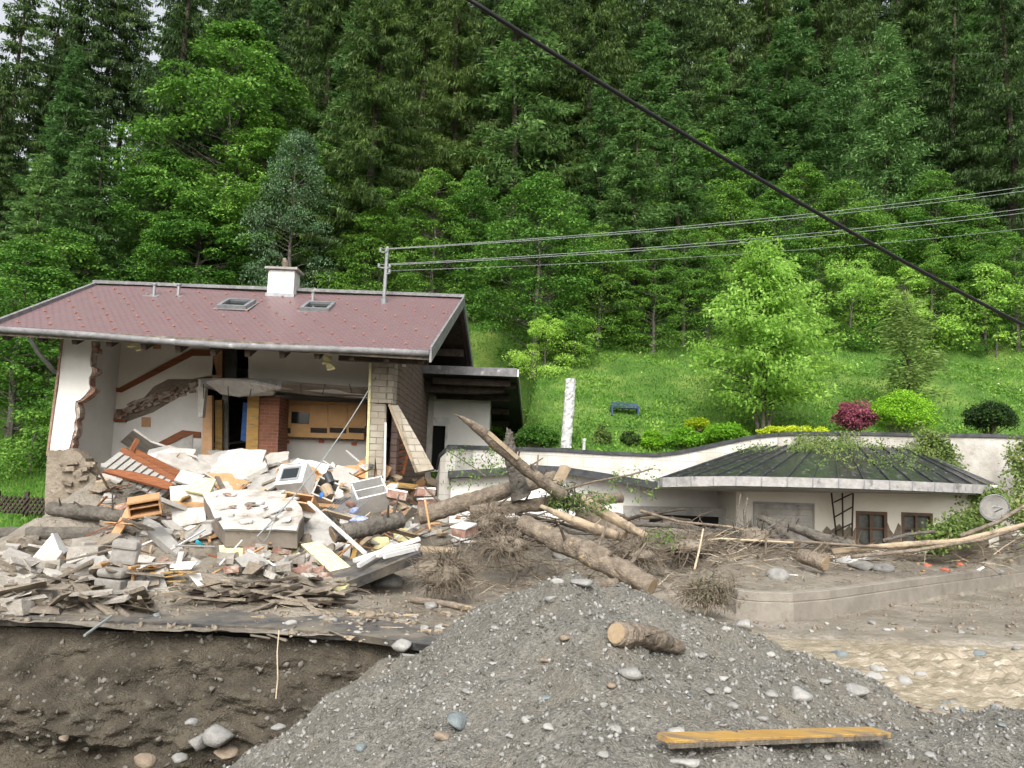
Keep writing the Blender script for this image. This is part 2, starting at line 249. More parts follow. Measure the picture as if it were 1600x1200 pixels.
# ------------------------------------------------------------ object helpers
def setp(o, label=None, cat=None, group=None, kind=None):
    if label: o['label'] = label
    if cat: o['category'] = cat
    if group: o['group'] = group
    if kind: o['kind'] = kind
    return o
def thing(name, label, cat, loc, group=None):
    o = bpy.data.objects.new(name, None); COL.objects.link(o); o.location = loc; o.empty_display_size = .2
    return setp(o, label, cat, group)
def finish(name, me, m, parent, origin):
    o = bpy.data.objects.new(name, me); COL.objects.link(o)
    for mm in (m if isinstance(m, (list, tuple)) else [m]): me.materials.append(MAT[mm])
    off = Vector(origin)
    me.transform(Matrix.Translation(-off))
    if parent is not None:
        o.parent = parent
        w0 = Vector(parent.location); q = parent.parent
        while q is not None: w0 = w0 + Vector(q.location); q = q.parent
        o.location = off - w0
    else: o.location = off
    return o
class MB:
    def __init__(s): s.v = []; s.f = []; s.mi = []; s.cur = 0
    def add(s, V, Fs):
        n = len(s.v); s.v.extend([tuple(p) for p in V])
        for f in Fs: s.f.append(tuple(i + n for i in f)); s.mi.append(s.cur)
        return s
    def box(s, c, size, R=None, jit=0, rnd=None):
        hx, hy, hz = size[0] / 2, size[1] / 2, size[2] / 2; R = R or Matrix.Identity(3); c = Vector(c)
        V = []
        for a in (-1, 1):
            for b in (-1, 1):
                for d in (-1, 1):
                    p = Vector((a * hx, b * hy, d * hz))
                    if jit: p += Vector((rnd.uniform(-jit, jit), rnd.uniform(-jit, jit), rnd.uniform(-jit, jit)))
                    V.append(c + R @ p)
        return s.add(V, [(0, 1, 3, 2), (4, 6, 7, 5), (0, 4, 5, 1), (2, 3, 7, 6), (0, 2, 6, 4), (1, 5, 7, 3)])
    def bar(s, a, b, wd, ht, up=(0, 0, 1)):
        a = Vector(a); b = Vector(b); d = (b - a); L = d.length; d.normalize(); u = Vector(up)
        r = d.cross(u)
        if r.length < .01: r = d.cross(Vector((1, 0, 0)))
        r.normalize(); u = r.cross(d); R = Matrix((d, r, u)).transposed()
        return s.box((a + b) / 2, (L, wd, ht), R)
    def prism(s, pts, off):
        pts = [Vector(p) for p in pts]; off = Vector(off); n = len(pts)
        V = pts + [p + off for p in pts]
        Fs = [tuple(range(n)), tuple(range(2 * n - 1, n - 1, -1))] + [(i, i + n, (i + 1) % n + n, (i + 1) % n) for i in range(n)]
        return s.add(V, Fs)
    def plate(s, pts, th):
        """polygon with thickness away from its upward / cameraward normal"""
        pts = [Vector(p) for p in pts]; n = Vector((0, 0, 0)); c = sum(pts, Vector((0, 0, 0))) / len(pts)
        for i in range(len(pts)): n += (pts[i] - c).cross(pts[(i + 1) % len(pts)] - c)
        n.normalize()
        if n.dot(-c) < 0: n = -n
        return s.prism(pts, -n * th)
    def tube(s, pts, rad, n=8, cap=True, wob=0, rnd=None):
        pts = [Vector(p) for p in pts]; k = len(pts)
        if not isinstance(rad, (list, tuple)): rad = [rad] * k
        V = []; Fs = []; ref = Vector((.13, .31, .94))
        for i in range(k):
            d = (pts[min(i + 1, k - 1)] - pts[max(i - 1, 0)]); d.normalize()
            a = d.cross(ref)
            if a.length < .05: a = d.cross(Vector((1, 0, 0)))
            a.normalize(); b = d.cross(a)
            for j in range(n):
                t = 2 * math.pi * j / n; r = rad[i] * (1 + (rnd.uniform(-wob, wob) if wob else 0))
                V.append(pts[i] + (a * math.cos(t) + b * math.sin(t)) * r)
        for i in range(k - 1):
            for j in range(n): Fs.append((i * n + j, i * n + (j + 1) % n, (i + 1) * n + (j + 1) % n, (i + 1) * n + j))
        if cap: Fs.append(tuple(range(n - 1, -1, -1))); Fs.append(tuple(range((k - 1) * n, k * n)))
        return s.add(V, Fs)
    def build(s, name, m, parent=None, smooth=False, bevel=0, origin=None, sub=None):
        me = bpy.data.meshes.new(name); me.from_pydata(s.v, [], s.f); me.update()
        if isinstance(m, (list, tuple)): me.polygons.foreach_set('material_index', s.mi)
        if smooth: me.polygons.foreach_set('use_smooth', [True] * len(s.f))
        if origin is None:
            A = np.array(s.v); origin = ((A[:, 0].min() + A[:, 0].max()) / 2, (A[:, 1].min() + A[:, 1].max()) / 2, A[:, 2].min())
        o = finish(name, me, m, parent, origin)
        if bevel:
            b = o.modifiers.new('bevel', 'BEVEL'); b.width = bevel; b.segments = 2; b.limit_method = 'ANGLE'
        return o
def npmesh(name, V, Q, m, parent=None, smooth=False, origin=(0, 0, 0)):
    V = np.asarray(V, np.float32); Q = np.asarray(Q, np.int32); me = bpy.data.meshes.new(name)
    me.vertices.add(len(V)); me.vertices.foreach_set('co', V.ravel()); k = Q.shape[1]
    me.loops.add(Q.size); me.loops.foreach_set('vertex_index', Q.ravel()); me.polygons.add(len(Q))
    me.polygons.foreach_set('loop_start', np.arange(0, Q.size, k)); me.update(calc_edges=True)
    if smooth: me.polygons.foreach_set('use_smooth', np.ones(len(Q), bool))
    return finish(name, me, m, parent, origin)
def grid(name, xs, ys, zf, m, smooth=True):
    X, Y = np.meshgrid(xs, ys); Z = zf(X, Y); V = np.stack([X, Y, Z], -1).reshape(-1, 3); nx = len(xs); ny = len(ys)
    i = (np.arange(ny - 1)[:, None] * nx + np.arange(nx - 1)[None, :]).ravel()
    return npmesh(name, V, np.stack([i, i + 1, i + 1 + nx, i + nx], -1), m, None, smooth)
def copy_thing(src, loc, rz=0, sc=1.0, label=None):
    r = src.copy(); COL.objects.link(r); r.location = loc; r.rotation_euler = (0, 0, rz); r.scale = (sc, sc, sc) if not isinstance(sc, tuple) else sc
    if label: r['label'] = label
    for ch in src.children:
        c = ch.copy(); COL.objects.link(c); c.parent = r
        for g in ch.children:
            d = g.copy(); COL.objects.link(d); d.parent = c
    return r
def rotm(x=0, y=0, z=0): return Euler((math.radians(x), math.radians(y), math.radians(z))).to_matrix()
# unit rocks
def _ico():
    import bmesh
    bm = bmesh.new(); bmesh.ops.create_icosphere(bm, subdivisions=2, radius=1)
    V = np.array([v.co[:] for v in bm.verts]); Fc = np.array([[v.index for v in f.verts] for f in bm.faces]); bm.free(); return V, Fc
ICV, ICF = _ico()
def rockverts(rs, flat=.6, ang=.35):
    V = ICV.copy()
    for k in range(7):
        d = rs.randn(3); d /= np.linalg.norm(d); h = rs.uniform(.45, .85); p = V @ d; V = V - np.outer(np.maximum(p - h, 0), d)
    V = V * (1 + ang * (rs.rand(len(V), 1) - .5) * .35); V[:, 2] *= flat; V[:, 0] *= rs.uniform(.9, 1.4); return V
ROCKS = [rockverts(np.random.RandomState(i), .62) for i in range(8)]
def rotz(a): c, s_ = math.cos(a), math.sin(a); return np.array([[c, -s_, 0], [s_, c, 0], [0, 0, 1]])
def rndrot(rs):
    q = rs.randn(4); q /= np.linalg.norm(q); a, b, c, d = q
    return np.array([[1 - 2 * (c * c + d * d), 2 * (b * c - a * d), 2 * (b * d + a * c)], [2 * (b * c + a * d), 1 - 2 * (b * b + d * d), 2 * (c * d - a * b)], [2 * (b * d - a * c), 2 * (c * d + a * b), 1 - 2 * (b * b + c * c)]])
def rock(name, loc, size, m, seed, label=None, cat='stone', group=None, tilt=None, flat=.62):
    rs = np.random.RandomState(seed); V = rockverts(rs, flat) * size; V = V @ (rotz(rs.uniform(0, 6.28)) if tilt is None else rndrot(rs)).T
    b = MB(); b.add([Vector(p) + Vector(loc) for p in V], [tuple(f) for f in ICF]); o = b.build(name, m, None, smooth=True)
    return setp(o, label, cat, group)
LOWV = None
def pebbles(name, pts, sizes, m, seed, label, cat='gravel'):
    """thousands of loose small stones as one countless mass"""
    rs = np.random.RandomState(seed)
    base = np.array([[1, 0, 0], [-1, 0, 0], [0, 1, 0], [0, -1, 0], [0, 0, 1], [0, 0, -1]], float)
    fc = np.array([[0, 2, 4], [2, 1, 4], [1, 3, 4], [3, 0, 4], [2, 0, 5], [1, 2, 5], [3, 1, 5], [0, 3, 5]])
    n = len(pts); V = np.zeros((n, 6, 3)); 
    B = base[None] * (1 + .5 * (rs.rand(n, 6, 1) - .5)) * np.array([1.2, 1, .6]) + .25 * (rs.rand(n, 6, 3) - .5)
    for i in range(n): V[i] = (B[i] * sizes[i]) @ rndrot(rs).T + pts[i]
    Q = (fc[None] + (np.arange(n) * 6)[:, None, None]).reshape(-1, 3)
    o = npmesh(name, V.reshape(-1, 3), Q, m)
    return setp(o, label, cat, None, 'stuff')
# ============================================================ SETTING
rr = random.Random(5)
def struct(o): o['kind'] = 'structure'; return o
struct(grid('mud_ground', np.arange(-16, 22, .07), np.concatenate([[10.32], np.arange(10.4, 25.5, .07)]), H, 'mud'))
struct(grid('hillside', np.concatenate([np.arange(-150, -20, 4), np.arange(-20, 24, .35), np.arange(24, 150, 4)]),
            np.concatenate([np.arange(15.5, 45, .35), np.arange(45, 400, 5)]),
            lambda X, Y: Hhill(X, Y) - .9 * (Y < 24.3) * sst(-12.5, -11, X), 'grass_ground'))
struct(grid('gravel_ground', np.arange(-5.2, 9.5, .03), np.arange(1.2, 9.4, .03), P, 'gravel'))
struct(grid('lower_ground', np.arange(-60, 60, 1.0), np.arange(-30, 16, 1.0), lambda X, Y: -3.72 + .1 * fbm(X, Y) + 0 * X - 0 * Y, 'bank_earth'))
def water(X, Y):
    rough = .018 + .22 * np.exp(-(((X - 6.8) / 2.4) ** 2 + ((Y - 10.6) / 1.3) ** 2)) + .08 * np.exp(-(((X - 5) / 2) ** 2 + ((Y - 9.3) / .6) ** 2))
    return -2.20 + .04 * fbm(X * 3 + .6 * Y, Y * 8, 5) + rough * 1.5 * fbm(X * 4.2, Y * 6.5, 6) + .9 * np.maximum(rough - .05, 0) * np.abs(fbm(X * 4, Y * 5, 4)) + .012 * fbm(X * 1.5, Y * 5, 2)
o = struct(grid('river_water', np.arange(2.0, 16, .035), np.arange(6.4, 13.2, .035), water, 'river'))
# eroded bank face, below the undermined road
nx, nz = 520, 90
xs = np.linspace(-14, .6, nx); bxs = xs; ts = np.linspace(0, 1, nz); X, T = np.meshgrid(xs, ts)
Z = -2.13 - T * 1.6
ns = fbm(X * 1.3, Z * 2.6 + 4, 5) * .85 + fbm(X * 5, Z * 9, 4) * .26 + .30 * np.abs(fbm(X * 2.2 + 9, Z * 5, 4))
Yb = 10.62 - .62 * T ** .8 - .16 * sst(.30, .42, T + .25 * fbm(X * .9, Z * 0 + 2, 3)) - ns * (0.35 + T) - .35 * np.maximum(T - .8, 0) * 5 * .5
Yb = Yb + .5 * sst(-1.5, .3, X) * 0
BANKY, BANKZ = Yb, Z
V = np.stack([X, Yb, Z], -1).reshape(-1, 3); i = (np.arange(nz - 1)[:, None] * nx + np.arange(nx - 1)[None, :]).ravel()
struct(npmesh('river_bank', V, np.stack([i, i + 1, i + 1 + nx, i + nx], -1), 'bank_earth', None, True))
# undermined asphalt road edge: irregular front, real thickness
b = MB(); n = 90; top = []; 
for k in range(n + 1):
    px = -60 + (725 + 60) * k / n; py = np.interp(px, [-60, 0, 200, 400, 560, 655, 725], [966, 967, 971, 979, 992, 1006, 1016])
    v = U(px, py, 1.0); Yk = -2.0 / v.z; top.append(Vector((v.x * Yk, Yk + .05 * fbm(px * .05, 3) + .012 * rr.uniform(-1, 1), -2.0 + 0)))
bk = [Vector((p.x, p.y + 1.1, -2.0)) for p in top]
VV = []
for p, q in zip(top, bk): VV += [p, q, p + Vector((rr.uniform(-.01, .01), .03 + rr.uniform(0, .03), -.09)), q + Vector((0, 0, -.09))]
FF = []
for k in range(n):
    a = 4 * k; c = a + 4; FF += [(a, c, c + 1, a + 1), (a + 2, a + 3, c + 3, c + 2), (a, a + 2, c + 2, c)]
b.add(VV, FF); struct(b.build('asphalt_road', 'asphalt'))
# retaining kerb wall (rounded left end) at the right
kb = MB(); path = []
for px, py in [(1128, 938), (1131, 955), (1150, 963), (1185, 967), (1240, 968), (1300, 962), (1380, 948), (1480, 931), (1600, 912), (1760, 888)]:
    v = ray(px, py); Yk = -2.12 / v.z; path.append(Vector((v.x * Yk, Yk, -2.12)))
path = [path[0] + Vector((.15, .8, 0))] + path
for lay, (z0, z1, inset) in enumerate([(-.2, .26, 0), (.26, .41, .025)]):
    V = []; m_ = len(path)
    for i_, p in enumerate(path):
        d = (path[min(i_ + 1, m_ - 1)] - path[max(i_ - 1, 0)]).normalized(); nrm = Vector((-d.y, d.x, 0))
        for (o_, z_) in ((inset, z0), (inset, z1), (.24 - inset, z1), (.24 - inset, z0)): V.append(p + nrm * o_ + Vector((0, 0, z_ + (.0 if z_ != z1 or not lay else 0))))
    Fs = [(0, 1, 2, 3), tuple(4 * (m_ - 1) + q for q in (3, 2, 1, 0))]
    for i_ in range(m_ - 1):
        for q in range(4): Fs.append((4 * i_ + q, 4 * i_ + (q + 1) % 4, 4 * i_ + 4 + (q + 1) % 4, 4 * i_ + 4 + q))
    kb.add(V, Fs)
setp(kb.build('retaining_wall', 'kerb', bevel=.015), 'low brown concrete retaining wall with a rounded end beside the muddy road', 'wall')

# ============================================================ HOUSE
house = thing('destroyed_house', 'wrecked two storey chalet with its front torn open under a red tiled roof', 'house', (-6.8, 20, -2))
def hp(name, mb, m, **k): return mb.build(name, m, house, **k)
def wallpx(name, pts, Y, th, m, parent=house, **k):
    b = MB(); b.prism([U(px, py, Y) for px, py in pts], (0, th, 0)); return b.build(name, m, parent, **k)
# --- roof
FL, FR = U(-9, 508, 18.7), U(671, 547, 18.7); RL, RR = U(150, 445, 23.4), U(722, 467, 23.4)
zf = (FL.z + FR.z) / 2; 
BL, BR = U(150, 445, 28.4), U(741, 577, 28.4); BR.z = FR.z + .35; BL = Vector((RL.x, 28.4, BR.z + .1))
NR = 14
def lerp(a, b_, t): return a + (b_ - a) * t
rb = MB(); th = Vector((0, 0, -.10))
def sag(s, t): return Vector((0, 0, -.05 * math.sin(math.pi * s) * t + .02 * math.sin(9 * s)))
V = []
for j in range(2):
    for i_ in range(NR + 1):
        s = i_ / NR; V.append(lerp(lerp(FL, FR, s), lerp(RL, RR, s), j) + sag(s, 1 - j))
n0 = NR + 1; V2 = [v + th for v in V]
Fs = [(i_, i_ + 1, i_ + 1 + n0, i_ + n0) for i_ in range(NR)] + [(i_ + 2 * n0, i_ + n0 + 2 * n0, i_ + 1 + n0 + 2 * n0, i_ + 1 + 2 * n0) for i_ in range(NR)]
Fs += [(i_, i_ + 2 * n0, i_ + 1 + 2 * n0, i_ + 1) for i_ in range(NR)] + [(0, n0, 3 * n0, 2 * n0), (NR, 2 * n0 + NR, 3 * n0 + NR, n0 + NR)]
rb.add(V + V2, Fs)
rb.prism([RL, RR, BR, BL], th)
roof = hp('roof', rb, 'roof_tile', smooth=False)
def rp(name, mb, m, **k): return mb.build(name, m, roof, **k)
# timber boarding and rafters below
b = MB(); e = Vector((0, 0, -.105)); b.prism([FL + e + Vector((.15, .1, 0)), FR + e + Vector((-.1, .1, 0)), RR + e + Vector((-.1, 0, 0)), RL + e + Vector((.15, 0, 0))], (0, 0, -.05))
b.prism([RL + e, RR + e + Vector((-.1, 0, 0)), BR + e + Vector((-.1, -.1, 0)), BL + e], (0, 0, -.05))
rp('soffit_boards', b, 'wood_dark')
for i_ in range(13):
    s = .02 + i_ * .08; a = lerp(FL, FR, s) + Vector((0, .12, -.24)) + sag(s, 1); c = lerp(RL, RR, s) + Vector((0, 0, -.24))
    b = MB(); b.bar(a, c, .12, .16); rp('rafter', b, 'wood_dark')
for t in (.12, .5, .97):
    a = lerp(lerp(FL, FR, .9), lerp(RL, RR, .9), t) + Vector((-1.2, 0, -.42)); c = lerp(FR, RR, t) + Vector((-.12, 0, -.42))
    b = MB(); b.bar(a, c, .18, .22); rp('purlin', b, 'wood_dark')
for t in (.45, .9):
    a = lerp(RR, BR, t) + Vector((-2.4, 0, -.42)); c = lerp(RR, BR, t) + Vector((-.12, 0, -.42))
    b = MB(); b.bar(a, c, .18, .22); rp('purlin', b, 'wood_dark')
# gutter and fascia
b = MB(); pts = [lerp(FL, FR, i_ / 20) + sag(i_ / 20, 1) + Vector((0, -.07, -.10)) for i_ in range(21)]; b.tube(pts, .075, 8); rp('gutter', b, 'lead_flash', smooth=True)
b = MB(); b.bar(FL + Vector((0, -.005, -.13)), FR + Vector((0, -.005, -.13)), .03, .2); rp('fascia', b, 'wood_weathered')
b = MB(); b.bar(FL + Vector((0, -.06, .03)), RL + Vector((0, 0, .03)), .09, .1); rp('verge_trim', b, 'lead_flash')
b = MB(); b.prism([FR + Vector((.02, -.15, .05)), RR + Vector((.02, 0, .07)), RR + Vector((.02, 0, -.22)), FR + Vector((.02, -.15, -.30))], (.05, 0, 0)); rp('bargeboard', b, 'lead_flash')
b = MB(); b.prism([BR + Vector((.02, .1, .05)), RR + Vector((.02, 0, .07)), RR + Vector((.02, 0, -.2)), BR + Vector((.02, .1, -.2))], (.05, 0, 0)); rp('bargeboard', b, 'metal_grey')
b = MB(); b.bar(RL + Vector((-.05, 0, .07)), RR + Vector((.07, 0, .07)), .22, .09); rp('ridge_cap', b, 'lead_flash')
# snow hooks, each a part
hb = MB(); hb.box((0, 0, .03), (.03, .025, .06)); hb.box((0, .04, .008), (.025, .11, .014)); hb.box((0, -.02, .03), (.06, .015, .02))
hook = rp('snow_hook', hb, 'hook', origin=(0, 0, 0)); cnt = 0
roofn = (FR - FL).cross(RL - FL).normalized()
for r_ in range(8):
    t = .06 + r_ * .118
    for c_ in range(13):
        s = (c_ + .5 + (.5 if r_ % 2 else 0)) / 13.3
        if s > .99: continue
        q = lerp(lerp(FL, FR, s), lerp(RL, RR, s), t) + sag(s, 1 - t)
        h_ = hook if cnt == 0 else hook.copy()
        if cnt: COL.objects.link(h_); h_.parent = roof
        h_.location = q - roof.location - house.location; h_.rotation_euler = (math.radians(23), 0, rr.uniform(-.08, .08)); cnt += 1
        if cnt >= 100: break
    if cnt >= 100: break
def onroof(px, py):
    n_ = roofn; r_ = ray(px, py); return r_ * (FL.dot(n_) / r_.dot(n_))
# chimney
c = onroof(438, 466); ch = MB(); ch.box(c + Vector((0, .25, .32)), (.74, .62, .95)); chim = rp('chimney', ch, 'white_paint', bevel=.01)
b = MB(); b.box(c + Vector((0, .25, .84)), (.92, .8, .07)); b.build('chimney_cap', 'concrete', chim, bevel=.01)
b = MB(); b.box(c + Vector((0, .25, .0)), (.80, .68, .26)); b.build('flashing', 'metal_grey', chim)
b = MB(); b.tube([c + Vector((0, .2, .87)), c + Vector((0, .2, .95)), c + Vector((.03, .2, 1.0)), c + Vector((.0, .2, 1.12)), c + Vector((-.02, .2, 1.2))], [.11, .06, .10, .07, .045], 8); b.build('chimney_cowl', 'bark', chim, smooth=True)
for px, py in ((240, 464), (278, 464), (488, 475)):
    p = onroof(px, py); b = MB(); b.tube([p, p + Vector((0, 0, .32))], .045, 10); b.tube([p + Vector((0, 0, .33)), p + Vector((0, 0, .37))], .07, 10); b.box(p + Vector((-.05, -.02, .03)), (.4, .3, .02), rotm(23)); rp('vent_pipe', b, 'metal_grey')
for px, py in ((370, 480), (497, 484)):
    p = onroof(px, py) + Vector((0, 0, .025)); R = rotm(23.5)
    b = MB(); w2, h2 = .34, .40
    for sx, sy, a, c_ in ((0, -h2, 2 * w2 + .08, .09), (0, h2, 2 * w2 + .08, .09)): b.box(p + R @ Vector((sx, sy, .06)), (a, c_, .12), R)
    for sx in (-w2, w2): b.box(p + R @ Vector((sx, 0, .06)), (.09, 2 * h2 - .1, .115), R)
    sk = rp('skylight', b, 'metal_grey'); b = MB(); b.box(p + R @ Vector((0, 0, .05)), (2 * w2 - .1, 2 * h2 - .1, .02), R); b.build('pane', 'glass_dark', sk)
    b = MB(); b.box(p + R @ Vector((.0, 0, .02)), (.9, 1.02, .015), R); b.build('flashing', 'lead_flash', sk)
# mast
p = onroof(599, 481); b = MB(); top = p + Vector((.02, 0, 1.72)); b.tube([p, top], .05, 10); b.tube([p, p + Vector((0, 0, .25))], .085, 10)
mast = rp('cable_mast', b, 'metal_grey', smooth=False)
INS = []
for z_, sx in ((1.62, -.16), (1.62, .0), (1.18, -.18), (1.18, .12), (1.02, .12)):
    q = p + Vector((sx, -.05, z_)); INS.append(q); b = MB(); b.tube([q + Vector((0, 0, -.07)), q + Vector((0, 0, -.02)), q + Vector((0, 0, .0)), q + Vector((0, 0, .05))], [.025, .045, .03, .035], 8); b.bar(q + Vector((0, 0, -.06)), p + Vector((0, 0, z_ - .06)), .03, .03); b.build('insulator', 'wire_pale', mast)
# downpipe
b = MB(); b.tube([U(47, 517, 18.75), U(48, 530, 18.85), U(60, 552, 19.3), U(86, 582, 20.1)], .055, 8); hp('downpipe', b, 'metal_grey', smooth=True)

# --- walls
zfl = U(450, 770, 21).z   # ground floor level
hx0 = U(98, 600, 20).x
# front left wall remnant (white) with brick core seen on the broken edges
wallpx('front_wall', [(99, 522), (146, 520), (145, 528), (142, 534), (143, 546), (141, 556), (141, 572), (144, 577), (143, 583), (139, 590), (139, 600), (141, 607), (133, 617), (126, 624), (118, 627), (117, 640), (119, 652), (116, 660), (116, 672), (113, 680), (111, 690), (108, 700), (102, 706), (94, 702), (76, 708), (82, 670), (86, 640), (92, 600)], 20.0, .03, 'plaster_white')
wallpx('brick_core', [(99, 523), (148, 521), (147, 531), (149, 537), (148, 542), (152, 544), (152, 552), (144, 553), (143, 572), (151, 576), (152, 581), (148, 585), (141, 587), (141, 602), (149, 608), (148, 612), (137, 621), (128, 627), (121, 629), (125, 640), (124, 652), (119, 657), (121, 670), (119, 680), (114, 686), (115, 694), (112, 704), (97, 712), (78, 714)], 20.035, .26, 'brick_torn')
# lower mud covered masonry
wallpx('lower_wall', [(74, 703), (96, 704), (112, 700), (124, 708), (133, 716), (136, 735), (150, 745), (152, 770), (160, 790), (150, 830), (70, 838), (70, 770)], 19.9, .42, 'render_muddy')
b = MB(); rnd = random.Random(3)
for k in range(26):
    px, py = rnd.uniform(100, 150), rnd.uniform(715, 815); b.box(U(px, py, 19.88 + rnd.uniform(-.04, .06)), (rnd.uniform(.1, .28), rnd.uniform(.08, .2), rnd.uniform(.06, .14)), rotm(rnd.uniform(-20, 20), rnd.uniform(-20, 20), rnd.uniform(-20, 20)), .02, rnd)
hp('broken_masonry', b, 'render_muddy')
# left side wall (seen inside), outer edge reddish trim
b = MB(); xl = hx0 + .03
b.prism([(xl, 20.3, -2), (xl, 20.3, 3.05), (xl, 23.3, 4.6), (xl, 28, 3.2), (xl, 28, -2)], (.24, 0, 0)); hp('side_wall', b, 'plaster_white')
b = MB(); b.bar(U(98, 524, 19.98), U(74, 712, 19.98), .05, .035, (0, 1, 0)); hp('corner_trim', b, 'brick')
# stairwell back wall with the torn line of the stair
Yw = 22.2
wallpx('stairwell_wall', [(130, 505), (340, 505), (340, 585), (318, 588), (300, 592), (262, 592), (240, 604), (226, 620), (198, 638), (170, 640), (150, 634), (130, 632)], Yw, .24, 'plaster_cream')
wallpx('stairwell_wall_lower', [(130, 655), (170, 660), (196, 660), (240, 644), (318, 598), (318, 800), (130, 800)], Yw, .24, 'plaster_white')
wallpx('torn_stair_edge', [(130, 625), (165, 635), (190, 630), (222, 608), (246, 588), (262, 582), (320, 578), (322, 604), (300, 612), (240, 648), (197, 668), (160, 668), (130, 660)], Yw + .06, .12, 'render_muddy')
b = MB(); rnd = random.Random(8)
for k in range(60):
    t = rnd.random(); px = 165 + 140 * t; py = 650 - 46 * t + rnd.uniform(-8, 9); b.box(U(px, py, Yw + .02), (rnd.uniform(.1, .25), .1, rnd.uniform(.05, .1)), rotm(0, rnd.uniform(-35, 5), 0), .012, rnd)
hp('exposed_brick', b, 'brick_torn')
for pts in ([(151, 602), (186, 606), (298, 546), (328, 547), (328, 556), (300, 556), (189, 613), (151, 609)], [(248, 691), (285, 672), (313, 675), (313, 684), (286, 683), (262, 697), (248, 699)], [(160, 652), (196, 656), (197, 660), (160, 656)]):
    wallpx('handrail_board', pts, Yw - .05, .045, 'wood_brown')
for pts in ([(239, 531), (251, 531), (251, 545), (239, 545)], [(221, 652), (235, 652), (235, 667), (221, 667)]):
    wallpx('wall_plaque', pts, Yw - .03, .025, 'wood_orange')
# upstairs room
wallpx('upper_room_wall', [(388, 505), (600, 520), (600, 610), (388, 598)], 21.1, .2, 'plaster_cream')
wallpx('door_jamb', [(334, 520), (347, 520), (347, 590), (331, 590)], 22.2, .18, 'wood_orange')
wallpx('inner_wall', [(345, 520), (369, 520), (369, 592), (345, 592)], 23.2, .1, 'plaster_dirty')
wallpx('ceiling_beam', [(395, 535), (585, 542), (585, 551), (395, 541)], 19.6, .2, 'wood_weathered')
rnd = random.Random(4)
for (px, py, n_) in ((514, 548, 7), (190, 525, 5), (160, 524, 3)):
    b = MB(); q = U(px, py, 19.5)
    for k in range(n_): b.box(q + Vector((rnd.uniform(-.06, .06) + (.1 if px < 300 else 0) * k, 0, -.07 * k)), (rnd.uniform(.1, .2), .06, .09), rotm(rnd.uniform(-40, 40), rnd.uniform(-40, 40), 0), .02, rnd)
    hp('hanging_insulation', b, 'insulation')
# rear wall and rear floor so the rooms are closed
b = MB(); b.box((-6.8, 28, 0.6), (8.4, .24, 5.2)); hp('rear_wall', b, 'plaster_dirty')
# upper floor slab, broken front
b = MB(); pts = []
for px, py in ((314, 592), (330, 590), (380, 593), (420, 590), (470, 597), (520, 603), (578, 607)): pts.append(U(px, py, 20.8 + rr.uniform(-.2, .2)))
zs = sum(p.z for p in pts) / len(pts); pts = [Vector((p.x, p.y, p.z * .75 + zs * .25)) for p in pts]
b.prism(pts + [Vector((pts[-1].x, 27.9, zs + .02)), Vector((pts[0].x, 27.9, zs + .02))], (0, 0, -.2)); hp('floor_slab', b, 'concrete')
b = MB(); b.plate([U(322, 598, 20.4), U(352, 594, 20.3), U(395, 597, 20.3), U(438, 607, 20.3), U(425, 618, 20.7), U(372, 620, 20.7), U(345, 616, 20.8)], .06); hp('hanging_plaster', b, 'board_grey')
b = MB(); b.plate([U(440, 600, 20.5), U(577, 608, 20.5), U(577, 621, 21), U(500, 619, 21), U(440, 611, 21)], .05); hp('hanging_plaster', b, 'concrete_brown')
b = MB(); b.bar(U(538, 618, 21), U(577, 620, 21), .05, .06); hp('light_tube', b, 'white_paint')
b = MB()
for k in range(7): x_ = 318 + k * 38; b.tube([U(x_, 600, 20.5), U(x_ + rr.uniform(-8, 8), 612 + rr.uniform(0, 12), 20.35)], .012, 5)
hp('rebar', b, 'metal_dark')
# downstairs
wallpx('wall_stub', [(310, 592), (322, 596), (316, 652), (310, 652)], 21.0, .2, 'plaster_dirty')
wallpx('door_frame', [(318, 618), (331, 618), (331, 720), (315, 720)], 21.6, .15, 'wood_orange')
wallpx('door_frame', [(336, 625), (347, 625), (347, 720), (336, 720)], 22.6, .12, 'wood_yellow')
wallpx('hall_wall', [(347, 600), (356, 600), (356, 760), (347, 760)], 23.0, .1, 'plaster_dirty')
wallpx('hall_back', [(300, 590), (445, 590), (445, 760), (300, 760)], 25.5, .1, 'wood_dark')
wallpx('blue_curtain', [(380, 628), (388, 630), (386, 690), (376, 688)], 22.5, .05, 'plastic_blue')
wallpx('timber_post', [(387, 620), (405, 618), (402, 722), (383, 725)], 21.4, .2, 'wood_yellow')
wallpx('brick_pillar', [(404, 622), (437, 620), (433, 725), (400, 728)], 21.45, .9, 'brick_wall')
Yk = 22.9
wallpx('kitchen_wall', [(430, 600), (600, 600), (600, 790), (430, 790)], Yk, .2, 'plaster_white')
wallpx('tile_splashback', [(434, 668), (578, 672), (578, 690), (434, 686)], Yk - .02, .015, 'kitchen_tile')
kc = thing_k = MB(); kc.box(((U(437, 655, Yk).x + U(574, 655, Yk).x) / 2, Yk - .22, U(505, 657, Yk).z), ((U(574, 655, Yk).x - U(437, 655, Yk).x), .36, .98)); kcab = kc.build('wall_cabinets', 'cabinet_wood', house)
